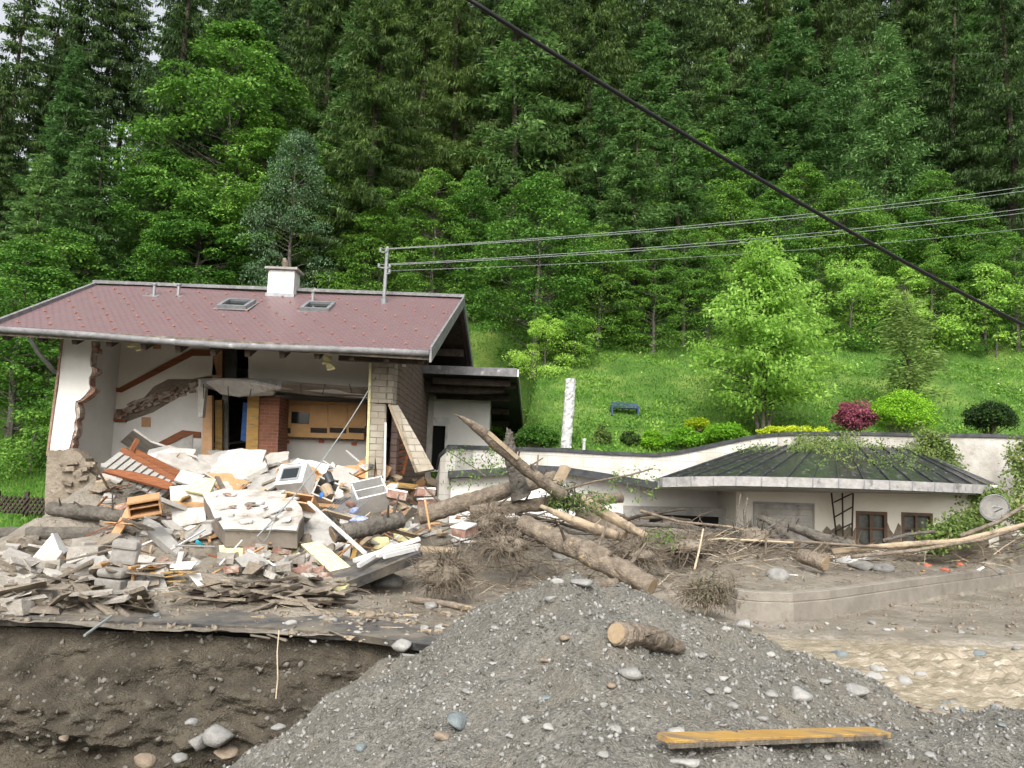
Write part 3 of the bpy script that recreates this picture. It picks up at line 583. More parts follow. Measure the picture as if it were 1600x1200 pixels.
for k in range(5):
    x0 = 439 + k * 27; 
    if k == 0: x0, x1 = 438, 455
    elif k == 1: x0, x1 = 456, 482
    else: x0, x1 = 484 + (k - 2) * 30, 512 + (k - 2) * 30
    yb = 664 if k != 1 else 640
    if k == 1:
        b = MB(); b.prism([U(a_, c_, Yk - .44) for a_, c_ in ((456, 643), (483, 645), (482, 662), (455, 661))], (0, .2, 0)); b.build('cooker_hood', 'glass_dark', kcab); 
        b = MB(); b.prism([U(a_, c_, Yk - .425) for a_, c_ in ((457, 632), (482, 633), (482, 642), (457, 641))], (0, .025, 0)); d_ = b.build('cabinet_door', 'cabinet_wood', kcab, bevel=.006); continue
    b = MB(); b.prism([U(a_, c_, Yk - .425) for a_, c_ in ((x0, 632), (x1, 633.5), (x1, yb + 2), (x0, yb))], (0, .025, 0)); d_ = b.build('cabinet_door', 'cabinet_wood', kcab, bevel=.006)
    b = MB(); b.prism([U(a_, c_, Yk - .412) for a_, c_ in ((x0 + 1, yb + 4), (x1 - 1, yb + 5), (x1 - 1, yb + 13), (x0 + 1, yb + 12))], (0, .012, 0)); b.build('open_shelf', 'wood_dark', kcab)
for px, py in ((448, 690), (502, 689), (553, 693)): wallpx('socket', [(px - 4, py - 2), (px + 4, py - 2), (px + 4, py + 3), (px - 4, py + 3)], Yk - .04, .02, 'red_plastic')
b = MB(); b.tube([U(520, 712, 23.9), U(531, 708, 23.9), U(538, 722, 23.8), U(542, 740, 23.8)], .03, 6); hp('water_pipe', b, 'metal_grey')
b = MB(); b.tube([U(546, 690, 23.95), U(546, 720, 23.95)], .008, 5); b.tube([U(546, 720, 23.98), U(546, 720, 23.9)], .06, 10); hp('wall_cable', b, 'cable_black')
b = MB(); b.box((-6.8, 24, zfl - .12), (8, 7.6, .2)); hp('ground_floor', b, 'concrete_brown')
# --- shingled right corner: rounded front corner and gable side wall
xr_ = U(655, 620, 25).x
def shingle_path(z0, z1, keep, name, m):
    P_ = [(U(577, 600, 20).x, 20.0), (U(590, 600, 20).x, 20.0), (U(603, 600, 20).x, 20.0), (U(615, 600, 20).x, 20.03), (xr_ - .12, 20.12), (xr_ - .03, 20.3), (xr_, 20.6), (xr_, 23.4), (xr_, 27.9)]
    P_ = P_[keep[0]:keep[1]]; b = MB()
    for i_ in range(len(P_) - 1):
        a, c = P_[i_], P_[i_ + 1]; d = Vector((c[0] - a[0], c[1] - a[1], 0)).normalized(); nn = Vector((-d.y, d.x, 0)) * .16
        za = z1 if not callable(z1) else z1(a[1]); zc = z1 if not callable(z1) else z1(c[1])
        b.prism([(a[0], a[1], z0), (c[0], c[1], z0), (c[0], c[1], zc), (a[0], a[1], za)], nn)
    return hp(name, b, m)
zop = U(610, 630, 20).z; ztop = lambda y: min(FR.z - .15 + (y - 19.9) * .42, RR.z - .55 - max(0, y - 23.4) * .38)
shingle_path(zop, ztop, (0, 6), 'shingle_wall', 'shingle_grey'); shingle_path(zop, ztop, (5, 9), 'gable_wall', 'shingle_red')
shingle_path(zfl - .8, zop - .002, (6, 9), 'gable_wall_lower', 'shingle_red')
wallpx('shingle_wall_strip', [(577, 630), (603, 632), (602, 745), (590, 744), (586, 712), (584, 746), (573, 750)], 20.0, .16, 'shingle_grey')
b = MB(); b.bar(U(579, 560, 19.98), U(573, 748, 19.98), .06, .03, (0, 1, 0)); hp('torn_edge_insulation', b, 'insulation')
b = MB(); b.plate([U(608, 632, 19.85), U(622, 633, 19.85), U(633, 652, 19.8), U(655, 690, 19.6), U(678, 733, 19.3), U(652, 738, 19.3), U(632, 690, 19.6)], .12); hp('fallen_shingle_panel', b, 'shingle_grey')
b = MB(); b.bar(U(608, 632, 19.83), U(651, 738, 19.28), .04, .05); hp('panel_edge', b, 'wood_pale')
wallpx('beam_end', [(577, 546), (655, 549), (655, 556), (618, 561), (577, 560)], 19.6, .35, 'wood_dark')
wallpx('white_bracket', [(628, 553), (633, 553), (633, 573), (628, 572)], 19.7, .08, 'white_paint')
b = MB()
for k in range(6): b.bar(U(610 + k * 2, 742 - k * 11, 21), U(628 + k, 736 - k * 11, 21.2), .2, .05)
b.bar(U(604, 745, 20.9), U(622, 680, 21.1), .06, .06); b.bar(U(630, 742, 20.9), U(641, 690, 21.1), .05, .05); hp('rear_stair', b, 'wood_brown')
wallpx('window_profile', [(601, 660), (604, 660), (602, 752), (599, 752)], 19.8, .05, 'white_paint')

# ============================================================ ANNEX
annex = thing('annex_building', 'white rendered annex with a dark lean-to roof behind the broken house', 'annex', (-2.2, 28, -1.5))
def apx(name, pts, Y, th, m, parent=annex): 
    b = MB(); b.prism([U(px, py, Y) for px, py in pts], (0, th, 0)); return b.build(name, m, parent)
awl, awr = U(600, 650, 28).x, U(765, 650, 28).x; azt = U(700, 606, 28).z; azb = -1.5
d0, d1, dz = U(664, 700, 28).x, U(699, 700, 28).x, U(680, 661, 28).z
b = MB(); b.prism([(awl, 28, azb), (d0, 28, azb), (d0, 28, dz), (d1, 28, dz), (d1, 28, azb), (awr, 28, azb), (awr, 28, azt + .5), (awl, 28, azt + .5)], (0, .25, 0)); b.build('wall', 'plaster_white', annex)
b = MB(); b.prism([(awr - .24, 28.25, azb), (awr - .24, 33, azb), (awr - .24, 33, azt - 1.6), (awr - .24, 28.25, azt + .5)], (.25, 0, 0)); b.build('side_wall', 'plaster_white', annex)
dd = MB(); t_ = .09; zb_ = U(680, 737, 28).z
dd.box(((d0 + d1) / 2, 27.98, dz - t_ / 2), (d1 - d0, .12, t_)); dd.box((d0 + t_ / 2, 27.98, (dz - t_ + zb_) / 2), (t_, .12, dz - t_ - zb_)); dd.box((d1 - t_ / 2, 27.98, (dz - t_ + zb_) / 2), (t_, .12, dz - t_ - zb_)); dd.box(((d0 + d1) / 2, 27.98, zb_ + .03), (d1 - d0, .13, .08))
dd.box(((d0 + d1) / 2, 27.95, dz + .1), (d1 - d0 + .1, .1, .2)); door = dd.build('door', 'white_paint', annex, bevel=.008)
b = MB(); b.box(((d0 + d1) / 2, 28.12, (dz + zb_) / 2), (d1 - d0, .04, dz - zb_)); b.build('pane', 'void', door)
AL, AR = U(650, 571, 25.6), U(808, 579, 25.6); AR.z = AL.z = (AL.z + AR.z) / 2; aB = U(819, 678, 32.5); 
b = MB(); b.prism([AL, AR, Vector((aB.x, 33.4, aB.z - .1)), Vector((AL.x, 33.4, aB.z - .1))], (0, 0, -.16)); ar = b.build('roof', 'metal_dark', annex)
b = MB(); b.box(((AL.x + AR.x) / 2, 25.57, AL.z - .09), (AR.x - AL.x, .05, .26)); b.build('fascia', 'lead_flash', ar)
b = MB(); b.bar(AR + Vector((.03, 0, -.1)), Vector((aB.x + .03, 33.4, aB.z - .2)), .05, .24); b.build('bargeboard', 'metal_grey', ar)
for k in range(5):
    t = k / 4; b = MB(); y_ = 26.1 + t * 6; z_ = AL.z + (aB.z - .1 - AL.z) * (y_ - 25.6) / 7.8 - .27; b.bar((AL.x + .5, y_, z_), (AR.x - .2, y_, z_), .2, .2); b.build('purlin', 'wood_dark', ar)
apx('stepped_timber', [(660, 592), (806, 600), (806, 606), (788, 608), (788, 613), (745, 614), (690, 612), (660, 612)], 26.4, .5, 'wood_dark')
b = MB(); b.bar(U(757, 694, 28.1), U(772, 703, 29.5), .1, .25); b.build('ledge', 'plaster_dirty', annex)
# ============================================================ GARAGE with long curved white wall
garage = thing('garage_building', 'half buried white garage under a low fan shaped dark metal roof', 'garage', (5.5, 20, -2))
def gp(name, mb, m, parent=garage, **k): return mb.build(name, m, parent, **k)
# parapet / retaining wall: top line in plan
def strip(name, prof, thick, m, parent, zlow, capm=None, capname='wall_cap', caph=.10):
    """prof: list of (px, py_top, Y)"""
    T = [U(*p) for p in prof]; b = MB(); N_ = len(T); V = []; Fs = []
    for i_, p in enumerate(T):
        d = (T[min(i_ + 1, N_ - 1)] - T[max(i_ - 1, 0)]); d.z = 0; d.normalize(); nn = Vector((-d.y, d.x, 0)) * thick; zl = zlow if not callable(zlow) else zlow(p)
        V += [p, p + nn, Vector((p.x, p.y, zl)), Vector((p.x, p.y, zl)) + nn]
    for i_ in range(N_ - 1):
        a, c = 4 * i_, 4 * i_ + 4; Fs += [(a, c, c + 1, a + 1), (a, a + 2, c + 2, c), (a + 1, c + 1, c + 3, a + 3)]
    Fs += [(0, 1, 3, 2), (4 * N_ - 4, 4 * N_ - 2, 4 * N_ - 1, 4 * N_ - 3)]
    b.add(V, Fs); o = b.build(name, m, parent, smooth=False)
    if capm:
        b = MB(); V = []; Fs = []
        for i_, p in enumerate(T):
            d = (T[min(i_ + 1, N_ - 1)] - T[max(i_ - 1, 0)]); d.z = 0; d.normalize(); nn = Vector((-d.y, d.x, 0)); z = Vector((0, 0, 1))
            V += [p - nn * .05 + z * .004, p + nn * (thick + .05) + z * .004, p - nn * .05 + z * caph, p + nn * (thick + .05) + z * caph]
        for i_ in range(N_ - 1):
            a, c = 4 * i_, 4 * i_ + 4; Fs += [(a + 2, c + 2, c + 3, a + 3), (a, a + 2, c + 2, c), (a + 1, c + 1, c + 3, a + 3), (a, c, c + 1, a + 1)]
        Fs += [(0, 1, 3, 2), (4 * N_ - 4, 4 * N_ - 2, 4 * N_ - 1, 4 * N_ - 3)]
        b.add(V, Fs); b.build(capname, capm, o if parent is None else parent)
    return o
gw = strip('garden_wall', [(684, 735, 21.6), (688, 716, 21.3), (697, 705, 21.2), (712, 701, 21.3), (740, 702, 22.0), (800, 704, 22.6), (870, 706, 23), (950, 711, 23.2), (1025, 714, 23.3), (1060, 710, 23.4), (1100, 702, 23.5), (1140, 693, 23.6), (1180, 685, 23.7), (1215, 681.5, 23.8)], .24, 'block_wall', None, -2.2, 'metal_dark')
setp(gw, 'long curved white block garden wall with dark metal capping, house to garage', 'wall')
pw = strip('parapet_wall', [(1216, 681.5, 23.8), (1250, 680, 23.9), (1330, 680, 24), (1420, 682, 24), (1500, 683, 23.6), (1560, 684, 23.2), (1700, 690, 22.6)], .24, 'plaster_dirty', garage, -2.2, 'metal_dark')
# lower ledge roof and its band between house and garage
b = MB(); led = [(700, 736, 20.6), (760, 733, 20.6), (840, 727, 20.7), (880, 729, 20.6), (950, 740, 20.2), (1026, 753, 19.6)]
pts = [U(*p) for p in led]; back = [Vector((p.x * 1.1, 23.1, p.z + .03)) for p in pts]
V = []; Fs = []
for p, q in zip(pts, back): V += [p, q, p + Vector((0, .0, -.17)), q + Vector((0, 0, -.17))]
for i_ in range(len(pts) - 1):
    a, c = 4 * i_, 4 * i_ + 4; Fs += [(a, c, c + 1, a + 1), (a, a + 2, c + 2, c), (a + 2, a + 3, c + 3, c + 2)]
b.add(V, Fs); gp('ledge_roof', b, 'metal_dark')
# wall under the ledge, curving back to the garage bay
def low(name, prof, m, thick=.25, zl=-2.3): return strip(name, prof, thick, m, garage, zl)
low('ledge_wall', [(705, 748, 20.9), (760, 744, 20.95), (840, 738, 21), (900, 742, 21), (960, 752, 20.7), (1000, 760, 20.6), (1060, 762, 20.9), (1110, 764, 21.3), (1150, 766, 21.7)], 'plaster_white')
b = MB(); b.prism([U(*p) for p in ((975, 790, 20.55), (1150, 795, 20.9), (1146, 870, 20.9), (975, 870, 20.55))], (0, .12, 0)); gp('recess_wall', b, 'concrete')
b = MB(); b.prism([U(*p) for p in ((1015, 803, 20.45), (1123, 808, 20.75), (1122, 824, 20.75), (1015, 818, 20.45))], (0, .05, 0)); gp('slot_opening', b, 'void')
# front wall with shutter and windows (real reveals)
Yg = 20.3
def gx(px, py=800): return U(px, py, Yg).x
def gz(px, py): return U(px, py, Yg).z
zt_ = gz(1300, 748); zb_ = -2.3
b = MB(); holes = [(gx(1176), gx(1273), gz(1225, 785), -2.3), (gx(1337), gx(1386), gz(1360, 799), gz(1360, 856)), (gx(1408), gx(1457), gz(1430, 801), gz(1430, 858))]
x = gx(1150)
for hx, hx2, ht, hb_ in holes:
    b.box(((x + hx) / 2, Yg + .14, (zt_ + zb_) / 2), (hx - x, .28, zt_ - zb_)); b.box(((hx + hx2) / 2, Yg + .14, (zt_ + ht) / 2), (hx2 - hx, .278, zt_ - ht))
    if hb_ > -2.2: b.box(((hx + hx2) / 2, Yg + .14, (hb_ + zb_) / 2), (hx2 - hx, .278, hb_ - zb_))
    x = hx2
b.box(((x + gx(1560)) / 2, Yg + .14, (zt_ + zb_) / 2), (gx(1560) - x, .28, zt_ - zb_)); gp('front_wall', b, 'plaster_cream')
b = MB(); hx, hx2, ht, hb_ = holes[0]
for k in range(9): z_ = ht - .08 - k * .15; b.box(((hx + hx2) / 2, Yg + .12, z_), (hx2 - hx, .03, .145))
sh = gp('garage_shutter', b, 'board_white'); b = MB(); b.box(((hx + hx2) / 2, Yg + .05, ht - .03), (hx2 - hx, .05, .05)); b.box((hx + .02, Yg + .05, ht - .7), (.05, .05, 1.3)); b.build('frame', 'metal_grey', sh)
for hx, hx2, ht, hb_ in holes[1:]:
    b = MB(); w_ = .075
    for z_ in (ht - w_ / 2, hb_ + w_ / 2): b.box(((hx + hx2) / 2, Yg + .03, z_), (hx2 - hx, .09, w_))
    for x_ in (hx + w_ / 2, hx2 - w_ / 2): b.box((x_, Yg + .03, (ht + hb_) / 2), (w_, .09, ht - hb_ - 2 * w_))
    b.box(((hx + hx2) / 2, Yg + .04, (ht + hb_) / 2), (.07, .06, ht - hb_ - 2 * w_)); b.box(((hx + hx2) / 2, Yg + .045, (ht + hb_) / 2 + .03), (hx2 - hx - 2 * w_, .04, .035))
    wn = gp('window', b, 'window_brown'); b = MB(); b.box(((hx + hx2) / 2, Yg + .12, (ht + hb_) / 2), (hx2 - hx, .02, ht - hb_)); b.build('pane', 'glass_dusty', wn)
    b = MB(); b.box(((hx + hx2) / 2, Yg + .19, (ht + hb_) / 2 - .05), (hx2 - hx, .01, ht - hb_ - .1)); b.build('curtain', 'plaster_dirty', wn)
b = MB(); b.prism([Vector((gx(1150), Yg, zb_)), Vector((gx(1150), Yg, zt_)), Vector((gx(1150) - .25, 21.9, zt_)), Vector((gx(1150) - .25, 21.9, zb_))], (.2, 0, 0)); gp('side_wall', b, 'plaster_cream')
b = MB(); b.box(((gx(1150) + gx(1560)) / 2, 22.2, -.06 + zt_ - .2), (gx(1560) - gx(1150), 3, .1)); 
rnd = random.Random(6)
for x0, x1 in ((1160, 1176), (1273, 1337), (1386, 1408), (1457, 1545)):
    q = [(x0, 870)]; x_ = x0
    while x_ < x1: q.append((x_, rnd.uniform(812, 836))); x_ += rnd.uniform(4, 9)
    q += [(x1, rnd.uniform(815, 835)), (x1, 870)]; wallpx('mud_splash', q, Yg - .006, .004, 'render_muddy', garage)
# fan roof
eav = [(1023, 751, 19.9), (1036, 747.5, 19.3), (1080, 746, 18.7), (1150, 745.5, 18.3), (1230, 747, 18.1), (1310, 749, 18.1), (1390, 752, 18.4), (1460, 755, 18.9), (1520, 758, 19.6), (1562, 760, 20.6)]
E = [U(*p) for p in eav]; ze = sum(p.z for p in E) / len(E); Tn = len(E)
rid = [(1150, 707), (1183, 697.5), (1215, 696.5), (1245, 696), (1275, 696), (1305, 696.5), (1340, 697), (1375, 698), (1412, 700), (1440, 708)]
Rg = [U(a, c, 23.6) for a, c in rid]
b = MB(); V = E + Rg; Fs = [(i_, i_ + 1, Tn + i_ + 1, Tn + i_) for i_ in range(Tn - 1)]; b.add(V, Fs)
b.add([p + Vector((0, .12, -.14)) for p in E] + [p + Vector((0, 0, -.14)) for p in Rg], [(i_, Tn + i_, Tn + i_ + 1, i_ + 1) for i_ in range(Tn - 1)])
m = mat('roof_metal', (.022, .021, .025), (.05, .05, .058), 2.6, .27, .12, 14, (.17, .175, .19), 3.2, .56, .06, metal=.2, stretch=(3, 1, 1))
groof = gp('roof', b, 'roof_metal')
b = MB(); V = []; Fs = []; 
for p in E: V += [p + Vector((0, -.01, .02)), p + Vector((0, .0, -.19)), p + Vector((0, .1, .02)), p + Vector((0, .1, -.19))]
for i_ in range(Tn - 1):
    a, c = 4 * i_, 4 * i_ + 4; Fs += [(a, a + 1, c + 1, c), (a, c, c + 2, a + 2), (a + 1, a + 3, c + 3, c + 1), (a + 2, c + 2, c + 3, a + 3)]
b.add(V, Fs); gp('fascia', b, 'fascia_pale', groof)
NS = 18
def along(L_, t):
    s = t * (len(L_) - 1); i_ = min(int(s), len(L_) - 2); return L_[i_].lerp(L_[i_ + 1], s - i_)
for k in range(NS + 1):
    t = k / NS; a = along(E, t); c = along(Rg, t); b = MB(); b.bar(a + Vector((0, .0, .02)), c + Vector((0, 0, .02)), .022, .028); b.build('standing_seam', 'metal_dark' if 0 < k < NS else 'metal_grey', groof)
    b = MB(); b.box(a + Vector((0, -.012, -.085)), (.02, .015, .2)); b.build('fascia_joint', 'metal_grey', groof)
b = MB(); b.prism([p + Vector((0, .15, -.20)) for p in E] + [Vector((E[-1].x, 23.5, E[-1].z - .2)), Vector((E[0].x + .6, 23.5, E[0].z - .2))], (0, 0, -.03)); b.build('soffit', 'concrete', groof)
b = MB()
for x0, x1, y0, y1 in ((1299, 1307, 770, 838), (1316, 1317, 768, 838), (1333, 1331, 768, 838)): b.tube([U(x0, y0, 20.1), U(x1, y1, 20.1)], .022, 5)
for x0, y0, x1, y1 in ((1303, 785, 1334, 770), (1304, 808, 1332, 792), (1306, 830, 1331, 818)): b.tube([U(x0, y0, 20.07), U(x1, y1, 20.07)], .018, 5)
setp(b.build('trellis', 'wood_dark'), 'broken dark wooden trellis leaning on the garage front left of the windows', 'trellis')
# satellite dish
dc = U(1553, 793, 18.2); dish = thing('satellite_dish', 'grey round satellite dish half sunk in mud by the garage corner', 'satellite dish', (dc.x, dc.y, -1.6))
V = []; Fs = []; nr, na = 6, 28; Rd = Matrix.Rotation(math.radians(-15), 3, 'Z') @ Matrix.Rotation(math.radians(-75), 3, 'X') 
for i_ in range(nr + 1):
    r_ = .29 * i_ / nr
    for j in range(na): a = 2 * math.pi * j / na; V.append(dc + Rd @ Vector((r_ * math.cos(a), r_ * math.sin(a), -.45 * r_ * r_ + .03)))
for i_ in range(nr):
    for j in range(na): Fs.append((i_ * na + j, (i_ + 1) * na + j, (i_ + 1) * na + (j + 1) % na, i_ * na + (j + 1) % na))
b = MB(); b.add(V, Fs); o = b.build('reflector', 'concrete', dish, smooth=True); sm = o.modifiers.new('thickness', 'SOLIDIFY'); sm.thickness = .012
b = MB(); b.tube([dc + Rd @ Vector((.29 * math.cos(k / 14 * math.pi), .29 * math.sin(k / 14 * math.pi), -.02)) for k in range(29)], .012, 6); b.build('rim', 'metal_grey', dish, smooth=True)
b = MB(); b.tube([dc + Vector((.0, -.02, -.1)), dc + Vector((.02, -.3, .0)), dc + Vector((-.18, -.33, .02))], .014, 6); b.build('feed_arm', 'metal_grey', dish)

# ============================================================ CABLES
def cable(name, a, c, sagd, r, m, label, cat='cable', group=None, n=24):
    b = MB(); pts = [a.lerp(c, k / n) + Vector((0, 0, -sagd * 4 * (k / n) * (1 - k / n))) for k in range(n + 1)]; b.tube(pts, r, 6)
    return setp(b.build(name, m, smooth=True), label, cat, group)
cable('power_cable', U(700, -22, 7.5), U(1660, 538, 11.5), .14, .024, 'cable_black', 'thick black cable crossing the sky diagonally in front of the forest')
ends = [(1700, 277), (1700, 284), (1700, 312), (1700, 319), (1700, 345)]
lb = ['topmost of the thin pale wires running right from the roof mast', 'second thin wire from the top running right from the roof mast', 'third thin wire from the top running right from the roof mast', 'fourth thin wire from the top running right from the roof mast', 'lowest and faintest thin wire running right from the roof mast']
for q, (ex, ey), l_ in zip(INS, ends, lb): cable('overhead_wire', q + Vector((0, 0, .02)), U(ex, ey, 30), .28, .009 if ey != 345 else .006, 'wire_pale', l_, 'wire', 'wires from the roof mast')

# ============================================================ COLUMN, BENCH, GARDEN
b = MB(); rs = np.random.RandomState(2); q0, q1 = U(884, 700, 24.6), U(892, 592, 24.6); prev = None; V = []; Fs = []; nh, na = 26, 12
for i_ in range(nh + 1):
    c = q0.lerp(q1, i_ / nh)
    for j in range(na):
        a = 2 * math.pi * j / na; sq = 1 / max(abs(math.cos(a)), abs(math.sin(a))) ** .5; r_ = .155 * sq * (1 + .06 * rs.randn()); V.append(c + Vector((r_ * math.cos(a), r_ * math.sin(a), 0)))
for i_ in range(nh):
    for j in range(na): Fs.append((i_ * na + j, i_ * na + (j + 1) % na, (i_ + 1) * na + (j + 1) % na, (i_ + 1) * na + j))
Fs.append(tuple(range(nh * na, (nh + 1) * na))); b.add(V, Fs); setp(b.build('stone_column', 'column_white', smooth=False), 'tall rough white stone pillar leaning behind the curved wall', 'pillar')
b = MB(); b.tube([U(912, 705, 24.6), U(913, 688, 24.6)], [.05, .04], 8); b.tube([U(913, 689, 24.6), U(913, 685, 24.6)], .055, 8); setp(b.build('garden_post', 'column_white'), 'short white post right of the stone pillar', 'post')
g0, g1 = GH(952, 646), GH(998, 646); by = g0.y; bench = thing('garden_bench', 'small dark blue garden bench on the grassy slope', 'bench', ((g0.x + g1.x) / 2, by, min(g0.z, g1.z)))
bc = Vector(bench.location); L_ = (g1.x - g0.x) * .85
for dx in (-L_ / 2, L_ / 2):
    b = MB(); b.box(bc + Vector((dx, 0, .1)), (.06, .35, .34)); b.build('leg', 'bench_blue', bench)
b = MB(); 
for k in range(3): b.box(bc + Vector((0, -.13 + .12 * k, .2)), (L_, .1, .03))
b.build('seat', 'bench_blue', bench)
b = MB(); b.box(bc + Vector((0, .2, .36)), (L_, .03, .06)); b.box(bc + Vector((0, .19, .29)), (L_, .03, .04)); b.build('backrest', 'bench_blue', bench)
# garden fence at the left
b0 = U(-12, 826, 21.5); b1 = U(80, 822, 21.5); b = MB(); nb = 13
fence = thing('garden_fence', 'low dark crossed-slat rustic fence on the lawn left of the house', 'fence', ((b0.x + b1.x) / 2, 21.5, b0.z + .3))
fz = U(30, 802, 21.5).z; fh = .42
for k in range(nb):
    x_ = b0.x + (b1.x - b0.x) * k / nb; b.bar((x_, 21.5, fz), (x_ + .28, 21.5, fz + fh), .03, .05); b.bar((x_ + .28, 21.54, fz), (x_, 21.54, fz + fh), .03, .05)
b.build('lattice', 'wood_dark', fence)
for x_ in (b0.x, (b0.x + b1.x) / 2, b1.x): b = MB(); b.box((x_, 21.6, fz + .1), (.09, .09, .9)); b.build('post', 'wood_dark', fence)
# ============================================================ TREES
class Leaves:
    def __init__(s, seed): s.rs = np.random.RandomState(seed); s.V = []
    def add(s, C, D, L, W, up=None, upj=.5):
        """rhombic leaves: centres C, long directions D, lengths L, widths W"""
        n = len(C); rs = s.rs; D = D / np.linalg.norm(D, axis=1, keepdims=True)
        N = (np.array([0, 0, 1.0]) if up is None else up) + upj * rs.randn(n, 3); S = np.cross(D, N); S /= np.linalg.norm(S, axis=1, keepdims=True) + 1e-9
        L = np.broadcast_to(L, (n,))[:, None]; W = np.broadcast_to(W, (n,))[:, None]
        Q = np.stack([C, C + D * L * .45 + S * W * .5, C + D * L, C + D * L * .45 - S * W * .5], 1); s.V.append(Q)
    def build(s, name, m, parent, origin=(0, 0, 0)):
        V = np.concatenate(s.V).reshape(-1, 3); Q = np.arange(len(V)).reshape(-1, 4); return npmesh(name, V, Q, m, parent, False, origin)
def conifer(seed, Ht, R, m, trunk='bark_dark', dens=1.0, base=.12, droop=.35, hang=.5, sp=.42, ll=.27, lw=.075, shape=.85, loose=0, lat0=.42):
    rs = np.random.RandomState(seed); t = thing('conifer_tree', '', 'tree', (0, 0, 0)); lv = Leaves(seed); wood = MB(); rnd = random.Random(seed)
    wob = [(rs.randn() * .05, rs.randn() * .05) for _ in range(6)]
    wood.tube([(wob[k][0] * k, wob[k][1] * k, Ht * k / 5 * .97 - .6 * (k == 0)) for k in range(6)], [.011 * Ht * (1 - k / 5.2) + .015 for k in range(6)], 7)
    z = Ht * base; asym = rs.uniform(.75, 1.15, 8)
    while z < Ht * .985:
        f = (z / Ht - base) / (1 - base); Lm = R * (1 - f) ** shape * (1 if f > .06 else .7) + .12
        nb = rs.randint(4, 7) if f < .9 else 4
        for k in range(nb):
            a = rs.uniform(0, 2 * math.pi); L = Lm * rs.uniform(.6, 1.12) * asym[int(a / 6.2832 * 8) % 8]
            d = np.array([math.cos(a), math.sin(a), 0]); s_ = np.array([-d[1], d[0], 0])
            dr = droop * rs.uniform(.7, 1.3) * (1 - .9 * f); zz = z + rs.uniform(-.2, .2)
            if L > .8 and rnd.random() < .5: wood.tube([(0, 0, zz), tuple(d * L * .5 + [0, 0, zz - dr * L * .45]), tuple(d * L * .9 + [0, 0, zz - dr * L * .6])], [.03, .018, .006], 4, cap=False)
            n = int(max(12, 62 * L * dens)); u = rs.rand(n) ** .75; w_ = (1 - u) * lat0 * L + .07
            lat = rs.uniform(-1, 1, n) * w_ * .8
            zc = zz - dr * L * (u - .42 * u * u) - .12 * np.abs(lat) - .02
            C = d * (u * L)[:, None] + s_ * lat[:, None]; C[:, 2] = zc; C += rs.randn(n, 3) * (.03 + loose)
            D = d * .9 + s_ * (np.sign(lat) * .9)[:, None] + np.array([0, 0, -.15]) + .25 * rs.randn(n, 3)
            hg = rs.rand(n) < hang * (u > .15); D[hg] = np.array([0, 0, -1.0]) + d * .25 + .22 * rs.randn(int(hg.sum()), 3)
            lv.add(C, D, ll * rs.uniform(.6, 1.2, n), lw * rs.uniform(.6, 1.2, n), upj=.6)
        z += sp * rs.uniform(.7, 1.25) * (1 - .45 * f)
    lv.add(np.array([[0, 0, Ht * .95]] * 14) + rs.randn(14, 3) * .05, np.array([[0, 0, 1.0]] * 14) + .5 * rs.randn(14, 3), .4, .1)
    wood.build('trunk', trunk, t, origin=(0, 0, 0)); lv.build('crown', m, t); return t
def leafclump(lv, c, r, n, leaf, flat=.55, top=.6):
    rs = lv.rs; v = rs.randn(n, 3); v /= np.linalg.norm(v, axis=1, keepdims=True); v[:, 2] = np.where(rs.rand(n) < top, np.abs(v[:, 2]), v[:, 2])
    rad = r * rs.uniform(.55, 1.08, n) ** .6; C = v * rad[:, None] * np.array([1, 1, flat]) + np.array(c)
    D = v * np.array([1, 1, .2]) + .5 * rs.randn(n, 3) + np.array([0, 0, -.45])
    lv.add(C, D, leaf * rs.uniform(.6, 1.25, n), leaf * .62 * rs.uniform(.6, 1.2, n), up=v + np.array([0, 0, .8]), upj=.55)
def broadleaf(seed, Ht, R, m, clumps=70, per=150, leaf=.2, base=.2, stems=1, tier=.5, trunk='bark_grey', crad=.9, prof=None, name='broadleaf_tree', cat='tree', tr=None):
    rs = np.random.RandomState(seed); t = thing(name, '', cat, (0, 0, 0)); lv = Leaves(seed); wood = MB(); prof = prof or (lambda f: math.sin(math.pi * min(1, (f * .85 + .15))) ** .7)
    tr = tr or .018 * Ht
    tops = []
    for k in range(stems):
        a = 6.28 * k / stems + rs.rand(); sp = R * .28 if stems > 1 else .1; P_ = [np.array([0, 0, -.4])]
        for q in range(1, 6): P_.append(np.array([math.cos(a) * sp * (q / 5) ** .8, math.sin(a) * sp * (q / 5) ** .8, Ht * .9 * q / 5]) + rs.randn(3) * [.06, .06, 0] * Ht * .12)
        wood.tube([tuple(p) for p in P_], [tr * (1 - q / 5.4) / stems ** .4 for q in range(6)], 7); tops.append(P_)
    for k in range(clumps):
        f = rs.rand() ** .9; z = Ht * (base + (1 - base) * f); rm = R * prof(f); a = rs.uniform(0, 6.283); r_ = rm * math.sqrt(rs.uniform(.12, 1)) 
        c = np.array([math.cos(a) * r_, math.sin(a) * r_, z * (1 - .04 * r_ / R)]); cr = crad * rs.uniform(.6, 1.25) * (1 - .35 * f)
        leafclump(lv, c, cr, int(per * rs.uniform(.7, 1.3)), leaf, tier)
        P_ = tops[rs.randint(stems)]; zq = max(.12, (z - .35 * r_) / (Ht * .9)); s_ = min(4.99, zq * 5); i_ = int(s_); p0 = P_[i_] * (1 - (s_ - i_)) + P_[i_ + 1] * (s_ - i_)
        wood.tube([tuple(p0), tuple((p0 + c) / 2 + [0, 0, .05 * r_]), tuple(c)], [tr * .15, tr * .09, .005], 4, cap=False)
    wood.build('trunk', trunk, t, origin=(0, 0, 0)); lv.build('crown', m, t); return t
def lab(t, label, cat='tree', group=None, name=None):
    t['label'] = label; t['category'] = cat
    if group: t['group'] = group
    if name: t.name = name
    return t
